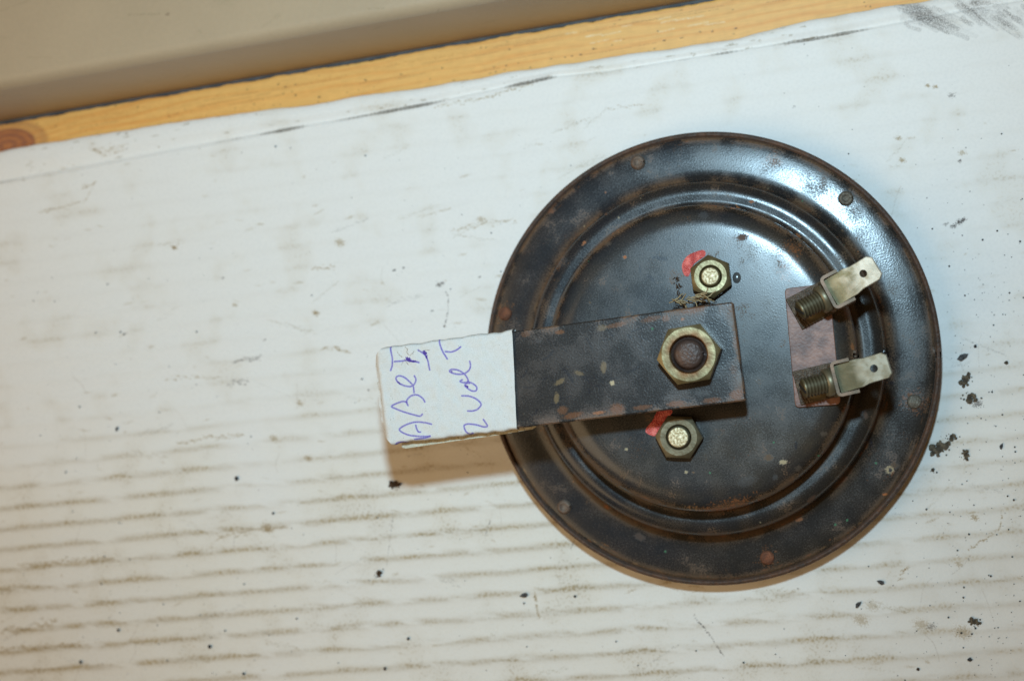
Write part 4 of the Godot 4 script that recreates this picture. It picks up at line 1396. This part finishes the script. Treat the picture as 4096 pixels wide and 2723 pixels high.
# Strip of paper wrapped round the end of the arm, with handwriting in ball pen.
func paper_label(horn: Node3D, turn: float) -> void:
	var per := 22.0
	var s0 := -79.0
	var t0 := -15.0
	var w := 880
	var h := 660
	var mid := noise_bytes(w, h, 121, 0.02, 4)
	var fine := noise_bytes(w, h, 122, 0.11, 4)
	var rgb := PackedByteArray()
	rgb.resize(w * h * 3)
	for i in w * h:
		var m := mid[i] / 255.0
		var f := fine[i] / 255.0
		var v := 0.60 + 0.16 * f + 0.03 * m
		var dirt := smoothstep(0.4, 0.95, m) * 0.16
		rgb[i * 3] = srgb(v * (1.0 - 0.3 * dirt))
		rgb[i * 3 + 1] = srgb(v * (0.99 - 0.42 * dirt))
		rgb[i * 3 + 2] = srgb(v * (0.95 - 0.6 * dirt))
	var im := picture(w, h, rgb)
	var s := Sheet.new(im, s0, t0, per, noise(9, 0.2, 3))
	var rng := RandomNumberGenerator.new()
	rng.seed = 12
	for i in 60:
		s.blot(rng.randf_range(-77.0, -43.0), rng.randf_range(-12.0, 12.0), rng.randf_range(0.06, 0.16), rng.randf_range(0.05, 0.1), 0.0, lin(0.2, 0.15, 0.1), rng.randf_range(0.3, 0.8))
	# dirt along the folded edges
	for i in 120:
		var x := -77.0 + i * 0.29
		for e in [-11.9, 12.2]:
			s.blot(x, e + rng.randf_range(-0.3, 0.3), rng.randf_range(0.2, 0.7), 0.12, 0.0, lin(0.36, 0.29, 0.18), rng.randf_range(0.05, 0.4), 0.9, 0.8)
	for i in 60:
		s.blot(-77.0 + rng.randf_range(-0.4, 0.4), rng.randf_range(-11.0, 11.5), 0.14, rng.randf_range(0.2, 0.7), 0.0, lin(0.36, 0.29, 0.18), rng.randf_range(0.05, 0.35), 0.9, 0.8)
	var ink := lin(0.13, 0.095, 0.44)
	var halo := lin(0.50, 0.52, 0.74)
	var writing: Array = [[Vector2(-72.54, -12.48), Vector2(-72.45, -10.68), Vector2(-72.35, -8.74), Vector2(-72.57, -7.39), Vector2(-73.16, -6.09)],
		[Vector2(-71.86, -8.07), Vector2(-70.15, -7.99), Vector2(-68.44, -7.97), Vector2(-66.79, -7.48), Vector2(-65.76, -7.08)],
		[Vector2(-65.61, -10.08), Vector2(-64.57, -9.26), Vector2(-63.84, -8.34), Vector2(-63.45, -6.92), Vector2(-63.32, -4.99)],
		[Vector2(-67.37, -3.99), Vector2(-67.06, -3.00), Vector2(-67.62, -1.97), Vector2(-68.67, -1.55), Vector2(-70.32, -2.03), Vector2(-71.63, -3.01), Vector2(-71.99, -4.02), Vector2(-71.30, -4.48), Vector2(-70.07, -4.06), Vector2(-68.80, -2.80), Vector2(-67.95, -1.60), Vector2(-67.87, 0.05)],
		[Vector2(-65.49, 2.59), Vector2(-66.06, 1.51), Vector2(-67.24, 0.68), Vector2(-68.67, 0.72), Vector2(-69.76, 1.47), Vector2(-70.06, 2.25), Vector2(-69.86, 2.96)],
		[Vector2(-69.99, 2.21), Vector2(-70.80, 1.84), Vector2(-72.55, 2.09), Vector2(-74.00, 2.66), Vector2(-73.00, 3.41), Vector2(-70.85, 4.49), Vector2(-68.40, 5.46), Vector2(-67.18, 5.88), Vector2(-66.48, 5.50)],
		[Vector2(-64.48, 8.17), Vector2(-66.11, 7.60), Vector2(-68.34, 7.20), Vector2(-70.36, 7.42), Vector2(-72.15, 8.03), Vector2(-72.73, 8.57), Vector2(-72.03, 9.36), Vector2(-70.41, 10.15), Vector2(-68.20, 10.68), Vector2(-66.11, 10.98), Vector2(-65.26, 10.97)],
		[Vector2(-65.26, 11.02), Vector2(-66.57, 11.28), Vector2(-69.13, 11.31)],
		[Vector2(-68.49, 7.97), Vector2(-68.39, 8.75), Vector2(-68.06, 9.55), Vector2(-67.52, 9.75)],
		[Vector2(-74.53, 12.28), Vector2(-73.75, 11.68), Vector2(-72.31, 11.63), Vector2(-70.92, 11.95), Vector2(-69.53, 12.22)],
		[Vector2(-60.12, -12.46), Vector2(-60.00, -10.72), Vector2(-59.50, -9.02), Vector2(-58.94, -7.85), Vector2(-58.57, -7.04)],
		[Vector2(-58.82, -8.87), Vector2(-57.30, -8.60), Vector2(-55.85, -8.96), Vector2(-54.88, -9.51)],
		[Vector2(-53.10, -5.75), Vector2(-53.02, -4.65), Vector2(-53.57, -3.63), Vector2(-54.91, -2.98), Vector2(-56.59, -3.06), Vector2(-58.06, -3.65), Vector2(-58.36, -4.18), Vector2(-57.55, -4.35), Vector2(-56.19, -3.96), Vector2(-54.91, -2.98), Vector2(-54.21, -1.81), Vector2(-54.18, -0.99), Vector2(-55.18, -0.84), Vector2(-56.11, -1.23), Vector2(-55.56, -1.57)],
		[Vector2(-54.18, -0.99), Vector2(-53.00, -0.30), Vector2(-52.22, 0.61), Vector2(-52.38, 1.41), Vector2(-53.36, 1.42), Vector2(-54.52, 0.60), Vector2(-55.04, -0.14), Vector2(-54.65, -0.56), Vector2(-53.81, -0.54)],
		[Vector2(-56.04, 2.26), Vector2(-54.48, 2.51), Vector2(-52.89, 3.24), Vector2(-51.77, 4.33), Vector2(-51.67, 5.15), Vector2(-52.67, 5.98), Vector2(-53.82, 6.20), Vector2(-55.06, 6.05)],
		[Vector2(-51.46, 8.57), Vector2(-50.89, 9.58), Vector2(-50.76, 10.33), Vector2(-51.82, 10.28), Vector2(-53.41, 9.64), Vector2(-55.31, 9.20), Vector2(-56.32, 9.35), Vector2(-56.47, 9.87), Vector2(-56.10, 11.00), Vector2(-55.21, 11.70), Vector2(-54.54, 11.51)]]
	for q: Array in writing:
		s.stroke(PackedVector2Array(q), 0.7, halo, 0.25)
	for q: Array in writing:
		s.stroke(PackedVector2Array(q), 0.38, ink, 0.8, 0.35)
	for q: Array in [[-68.20, -8.07, 1.0, 0.55, 0.6], [-67.07, -7.52, 0.8, 0.3, 0.1], [-64.02, -9.19, 0.5, 0.9, -0.4], [-57.89, -3.85, 0.35, 0.2, 0.5], [-71.38, -2.71, 0.5, 0.25, 0.8], [-54.60, 0.18, 0.55, 0.28, 0.7], [-63.71, -8.19, 0.3, 0.5, -0.3]]:
		s.blot(q[0], q[1], q[2], q[3], q[4], lin(0.07, 0.035, 0.27), 0.9, 0.6, 0.3)
	for q: Array in [[Vector2(-70.93, -10.43), Vector2(-70.52, -9.61), Vector2(-69.88, -8.98)],
		[Vector2(-68.74, -11.30), Vector2(-68.26, -10.55), Vector2(-68.48, -9.89), Vector2(-67.72, -9.11), Vector2(-66.62, -9.93)],
		[Vector2(-70.26, -7.10), Vector2(-69.75, -7.72)],
		[Vector2(-65.58, -10.35), Vector2(-65.10, -9.60)],
		[Vector2(-69.25, -8.34), Vector2(-68.57, -6.89)],
		[Vector2(-63.93, -9.86), Vector2(-62.81, -9.72)],
		[Vector2(-62.41, -12.95), Vector2(-61.83, -11.92)]]:
		s.stroke(PackedVector2Array(q), 0.18, lin(0.22, 0.15, 0.10), 0.75, 0.7)
	var m := material(Color.WHITE, 0.7)
	m.metallic_specular = 0.3
	m.albedo_texture = texture(im)
	m.heightmap_enabled = true
	m.heightmap_scale = 0.004
	m.heightmap_texture = texture(Image.create_from_data(w, h, false, Image.FORMAT_L8, fine))
	m.backlight_enabled = true
	m.backlight = Color(0.1, 0.1, 0.09)

	# cross sections: underside, rounded edge, top, rounded edge, underside
	var st := start()
	var cols := 72
	var points: Array = []
	var crumple := noise(131, 0.7, 3)
	var wave := noise(132, 0.09, 2)
	for c in cols + 1:
		var u := float(c) / cols
		var line: Array = []
		var s_left := -77.2
		var ring: Array = []
		for k in 9:
			ring.append(Vector2(lerpf(0.0, -11.4, k / 8.0), 43.75))
		for k in 6:
			var a := PI * (k + 1) / 7.0
			ring.append(Vector2(-11.5 - 0.62 * sin(a), 45.6 - 1.85 * cos(a)))
		for k in 41:
			ring.append(Vector2(lerpf(-11.4, 11.4, k / 40.0), 47.5))
		for k in 6:
			var a := PI * (k + 1) / 7.0
			ring.append(Vector2(11.5 + 0.62 * sin(a), 45.6 + 1.85 * cos(a)))
		for k in 9:
			ring.append(Vector2(lerpf(11.4, 0.1, k / 8.0), 43.72))
		for p: Vector2 in ring:
			var s_right := lerpf(-41.6, -43.6, (p.x + 12.0) / 24.0)
			var sx := lerpf(s_left + 0.35 * wave.get_noise_1d(p.x * 3.0), s_right, u)
			var y := p.y
			var zt := p.x
			# the left end closes over the edge of the steel
			sx += (1.0 - u) * (1.9 * pow(smoothstep(8.0, 12.4, absf(p.x)), 2.0) - 0.3 * cos(p.x * 0.2))
			zt += signf(p.x) * smoothstep(10.5, 11.6, absf(p.x)) * (0.35 * wave.get_noise_1d(sx * 2.2 + 50.0 * signf(p.x)) - 0.12)
			var close := smoothstep(1.8, 0.0, sx - s_left)
			y = lerpf(y, 45.6, close * close * 0.85)
			if p.y > 47.0:
				var near := exp(-((sx + 69.0) * (sx + 69.0) / 18.0 + (zt + 8.6) * (zt + 8.6) / 4.5))
				y += 0.30 * wave.get_noise_2d(sx * 2.0, zt * 2.0) + 0.22 * exp(-pow((zt + 8.3 + 0.05 * (sx + 60.0)) / 0.35, 2.0)) * smoothstep(-52.0, -60.0, sx)
				y -= 0.14 * exp(-pow((sx + 73.2 + 0.08 * zt) / 0.3, 2.0)) + 0.18 * exp(-pow((sx + 57.0 - 0.25 * zt) / 0.3, 2.0)) * smoothstep(4.0, 10.0, zt)
				y += 0.0 + 0.55 * near * absf(crumple.get_noise_2d(sx, zt))
				# right edge stands a little proud, most at its upper corner
				y += smoothstep(-46.5, -41.5, sx) * (0.22 + 0.55 * smoothstep(-6.0, -12.0, zt))
			line.append([Vector3(sx, y, zt), Vector2((sx - s0) * per / w, clampf((zt - t0) * per / h, 0.0, 1.0))])
		points.append(line)
	var size: int = points[0].size()
	for c in cols:
		for k in size - 1:
			var a: Array = points[c][k]
			var b: Array = points[c + 1][k]
			var d: Array = points[c + 1][k + 1]
			var e: Array = points[c][k + 1]
			var mid_p: Vector3 = (a[0] + b[0] + d[0] + e[0]) / 4.0
			var hint := Vector3.UP if mid_p.y > 47.0 else Vector3.DOWN if mid_p.y < 44.0 else Vector3(0, (mid_p.y - 45.5), signf(mid_p.z) * 0.6)
			tri(st, a[0], b[0], d[0], hint, 0, a[1], b[1], d[1])
			tri(st, a[0], d[0], e[0], hint, 0, a[1], d[1], e[1])
	var label := part("paper_label", done(st), m, horn, "white paper wrapped round the arm, handwritten in blue ball pen")
	label.rotation.y = turn
	# loose lower layer peeping out along the lower edge
	st = start()
	var flap := PackedVector2Array([Vector2(-73.6, 8.0), Vector2(-73.8, 13.0), Vector2(-72.9, 13.35), Vector2(-60.0, 12.95), Vector2(-48.0, 12.75), Vector2(-40.6, 12.35), Vector2(-39.6, 11.9), Vector2(-40.2, 8.0)])
	plate(st, flap, 43.35, 43.55, 0.0)
	var layer := part("paper_fold", done(st), mottled(lin(0.50, 0.46, 0.34), lin(0.62, 0.59, 0.47), 0.75, 0.0, 97, 60.0, 0.02), horn, "loose lower layer of the paper along the arm's lower edge")
	layer.rotation.y = turn


# ------------------------------------------------------------------ crumbs and flakes

func crumb_mesh(seed_: int, lumps: int) -> ArrayMesh:
	var st := start()
	var rng := RandomNumberGenerator.new()
	rng.seed = seed_
	for l in lumps:
		var c := Vector3.ZERO if l == 0 else Vector3(rng.randfn(0.0, 0.75), rng.randf_range(0.0, 0.2), rng.randfn(0.0, 0.5))
		var size := rng.randf_range(0.7, 1.0) if lumps == 1 else 0.12 + 0.42 * pow(rng.randf(), 2.0)
		var n := noise(seed_ * 31 + l, 0.9, 3)
		var rows := 7
		var cols := 10
		for i in rows:
			for k in cols:
				var q: Array = []
				for o in [[0, 0], [0, 1], [1, 1], [1, 0]]:
					var a: float = PI * (i + o[0]) / rows
					var b: float = TAU * ((k + o[1]) % cols) / cols
					var d := Vector3(sin(a) * cos(b), cos(a), sin(a) * sin(b))
					var r := size * (1.0 + 0.75 * n.get_noise_3dv(d * 1.6))
					q.append(c + Vector3(0, 0.35 * size, 0) + d * r * Vector3(1, 0.6, 1))
				quad(st, q[0], q[1], q[2], q[3], q[0] + q[2] - 2.0 * (c + Vector3(0, 0.35 * size, 0)), l, 4.0)
	return done(st)


func flake_mesh(seed_: int) -> ArrayMesh:
	var st := start()
	var rng := RandomNumberGenerator.new()
	rng.seed = seed_
	var outline := PackedVector2Array()
	for i in 6:
		var a := TAU * i / 6.0 + rng.randf_range(-0.25, 0.25)
		outline.append(Vector2(cos(a), 0.55 * sin(a)) * rng.randf_range(0.8, 1.15))
	plate(st, outline, 0.05, 0.32, 0.0, 4.0)
	return done(st)


func build_debris() -> void:
	var soil := mottled(lin(0.055, 0.043, 0.03), lin(0.21, 0.16, 0.10), 0.9, 0.0, 141, 300.0, 0.02)
	var soot := mottled(lin(0.016, 0.016, 0.018), lin(0.075, 0.072, 0.07), 0.55, 0.0, 142, 300.0, 0.01)
	var bark := mottled(lin(0.07, 0.035, 0.016), lin(0.14, 0.075, 0.035), 0.85, 0.0, 143, 200.0, 0.06)
	var shapes := {"lump": [crumb_mesh(3, 1), crumb_mesh(4, 1), crumb_mesh(5, 1)], "clump": [crumb_mesh(6, 26), crumb_mesh(7, 34)], "flake": [flake_mesh(8), flake_mesh(9), flake_mesh(10)]}
	var mats := {"soil": soil, "soot": soot, "bark": bark}
	var i := 0
	for q: Array in [
		[64.5, -0.3, 1.9, "flake", "soot", 0.5, "black oblong flake right of the horn, level with the lower terminal"],
		[65.2, 5.8, 1.5, "clump", "soil", 1.3, "tall brown dirt clump just below the black oblong flake right of the horn"],
		[66.2, 10.4, 1.7, "clump", "soil", 0.1, "loose crumbly patch of dirt beside the right edge of the horn, under the tall clump"],
		[58.6, 23.3, 2.1, "clump", "soil", 0.7, "largest brown dirt clump, close to the lower right of the horn rim"],
		[61.7, 20.4, 1.2, "clump", "soil", 0.2, "small dirt clump touching the upper right of the largest clump"],
		[65.0, 24.6, 1.1, "clump", "soil", -1.1, "narrow slanting string of dirt right of the largest clump"],
		[57.0, 28.6, 0.95, "lump", "soil", 0.0, "single round dirt crumb below the largest clump"],
		[44.0, 57.7, 1.4, "flake", "soot", -0.3, "black flake on the cardboard below the lower right of the horn"],
		[38.2, 63.6, 1.3, "flake", "soot", 0.8, "black tilted flake near the bottom, left of the other flake below the horn"],
		[66.9, 67.1, 1.2, "clump", "soil", 0.0, "dark flat clump of dirt in the lower right corner area, on a dirt stripe"],
		[65.8, 76.6, 1.0, "lump", "soot", 1.2, "black crumb near the bottom edge at lower right, below the flat dark clump"],
		[53.1, 79.6, 0.85, "lump", "bark", 0.0, "reddish brown crumb at the bottom edge below the horn"],
		[67.6, -3.0, 0.8, "lump", "soot", 0.4, "black crumb just above the black oblong flake right of the horn"],
		[75.1, 1.2, 0.9, "lump", "soil", 1.0, "dark crumb nearest the right edge, level with the lower terminal"],
		[73.8, 22.4, 1.0, "flake", "soot", 1.2, "thin black sliver near the right edge, level with the largest clump"],
		[-133.3, 33.8, 1.25, "lump", "soot", 0.6, "largest black grain on the left half of the cardboard, alone between two stripes"],
		[-170.2, 20.1, 1.0, "flake", "soot", 1.3, "small black pointed flake at the far left, level with the arm"],
		[-141.3, 81.5, 1.1, "lump", "soot", 0.2, "black crumb near the bottom, below the largest grain on the left"],
		[-181.3, 87.5, 0.95, "lump", "soot", 0.9, "black crumb at the lower left corner on a dirt stripe"],
		[-169.5, 77.9, 0.8, "lump", "bark", 0.0, "brown crumb in the lower left, above the corner crumb"],
		[-91.2, 59.6, 1.1, "clump", "bark", 0.9, "reddish curled scrap of dirt below the paper label"],
		[-86.8, 34.9, 1.3, "clump", "bark", 0.3, "brown curl of dirt at the corner of the shadow under the paper label"],
		[-131.0, 88.7, 0.75, "lump", "soot", 0.0, "small black crumb at the bottom edge, left of the middle"],
		[-122.3, 43.4, 0.75, "lump", "soot", 1.4, "small black grain right of and below the largest grain on the left"],
		[-89.4, 85.5, 0.9, "lump", "bark", 0.4, "brown crumb at the bottom edge under the reddish curled scrap"],
		[-50.0, 64.0, 1.6, "flake", "soot", 0.25, "long black sliver on a brown smudge below the horn, left of its lowest point"],
		[-36.1, 63.9, 0.75, "lump", "soot", 0.0, "round black grain right of the long black sliver"],
		[-82.7, 77.0, 0.85, "lump", "soot", 0.5, "black grain between two stripes below the reddish curled scrap"],
	]:
		var set_of: Array = shapes[q[3]]
		var o := part("paint_flake" if q[3] == "flake" else "dirt_clump" if q[3] == "clump" else "dirt_crumb", set_of[i % set_of.size()], mats[q[4]], self)
		o.position = Vector3(q[0], 0.05, q[1]) * S
		o.rotation.y = q[5]
		var k: float = q[2] * (0.78 if q[3] == "clump" else 0.52 if q[3] == "lump" else 0.8)
		o.scale = Vector3(k, k * (0.7 if q[3] == "clump" else 1.0), k)
		tag(o, q[6], "flake" if q[3] == "flake" else "dirt", "crumbs and flakes on the cardboard")
		i += 1

	# loose grit, too many to name
	var rng := RandomNumberGenerator.new()
	rng.seed = 200
	var places: Array = []
	while places.size() < 430:
		var x := rng.randf_range(-200.0, 80.0)
		var z := rng.randf_range(-60.0, 92.0)
		if Vector2(x, z).length() < 61.0:
			continue
		var dense := 0.06 + 0.94 * smoothstep(45.0, 68.0, x) * smoothstep(-50.0, -10.0, z) + 0.12 * smoothstep(-60.0, -190.0, x) * smoothstep(10.0, 70.0, z)
		dense += 1.2 * exp(-(pow((x - 66.0) / 7.0, 2.0) + pow((z - 14.0) / 12.0, 2.0)))
		if rng.randf() > dense:
			continue
		var size := 0.09 + 0.20 * pow(rng.randf(), 4.0)
		places.append(Transform3D(Basis(Vector3.UP, rng.randf() * TAU).scaled(Vector3.ONE * size), Vector3(x, 0.05, z) * S))
	var mm := MultiMesh.new()
	mm.transform_format = MultiMesh.TRANSFORM_3D
	mm.mesh = crumb_mesh(5, 1)
	mm.instance_count = places.size()
	for k in places.size():
		mm.set_instance_transform(k, places[k])
	var grit := MultiMeshInstance3D.new()
	grit.name = "grit"
	grit.multimesh = mm
	grit.material_override = soot
	grit.set_meta("kind", "stuff")
	tag(grit, "fine dark grit scattered over the white cardboard", "grit")
	add_child(grit)

	# tuft of dry fibres caught against the arm's upper edge
	var tuft := thing("fibre_tuft", "tuft of pale dry fibres caught between upper nut and arm edge", "fibres", Vector3(-0.8, 31.0, -14.2))
	var straw := mottled(lin(0.36, 0.25, 0.12), lin(0.58, 0.46, 0.27), 0.8, 0.0, 144, 200.0, 0.0)
	var st := start()
	for k in 34:
		var at := Vector3(rng.randf_range(-5.5, 3.5), rng.randf_range(0.2, 12.0), rng.randf_range(-0.5, 0.5))
		at.z -= at.x * 0.12
		strand(st, at, rng.randf_range(-0.5, 0.5), rng.randf_range(1.2, 3.6), 0.15, rng)
	part("fibres", done(st), straw, tuft)
	var string := thing("dirt_string", "dark clotted thread of dirt left of the upper nut", "dirt", Vector3(-4.6, 31.0, -17.2))
	st = start()
	for k in 26:
		var z := rng.randf_range(-2.6, 2.6)
		strand(st, Vector3(rng.randf_range(-0.7, 0.5) + 0.25 * z, rng.randf_range(0.0, 0.4), z), rng.randf_range(0.6, 2.4), rng.randf_range(0.4, 1.3), 0.11, rng)
	part("thread", done(st), bark, string)


func strand(st: SurfaceTool, at: Vector3, turn: float, size: float, radius: float, rng: RandomNumberGenerator) -> void:
	var p := at
	var a := turn
	for k in 4:
		var step := Vector3(cos(a), rng.randf_range(-0.25, 0.25), sin(a)) * size / 4.0
		var side := Vector3(-sin(a), 0, cos(a)) * radius
		var up := Vector3.UP * radius
		var q := p + step
		quad(st, p - side, p + up, q + up, q - side, up - side, k, 4.0)
		quad(st, p + up, p + side, q + side, q + up, up + side, k, 4.0)
		quad(st, p - side, p + side, q + side, q - side, -up, k, 4.0)
		p = q
		a += rng.randf_range(-0.6, 0.6)
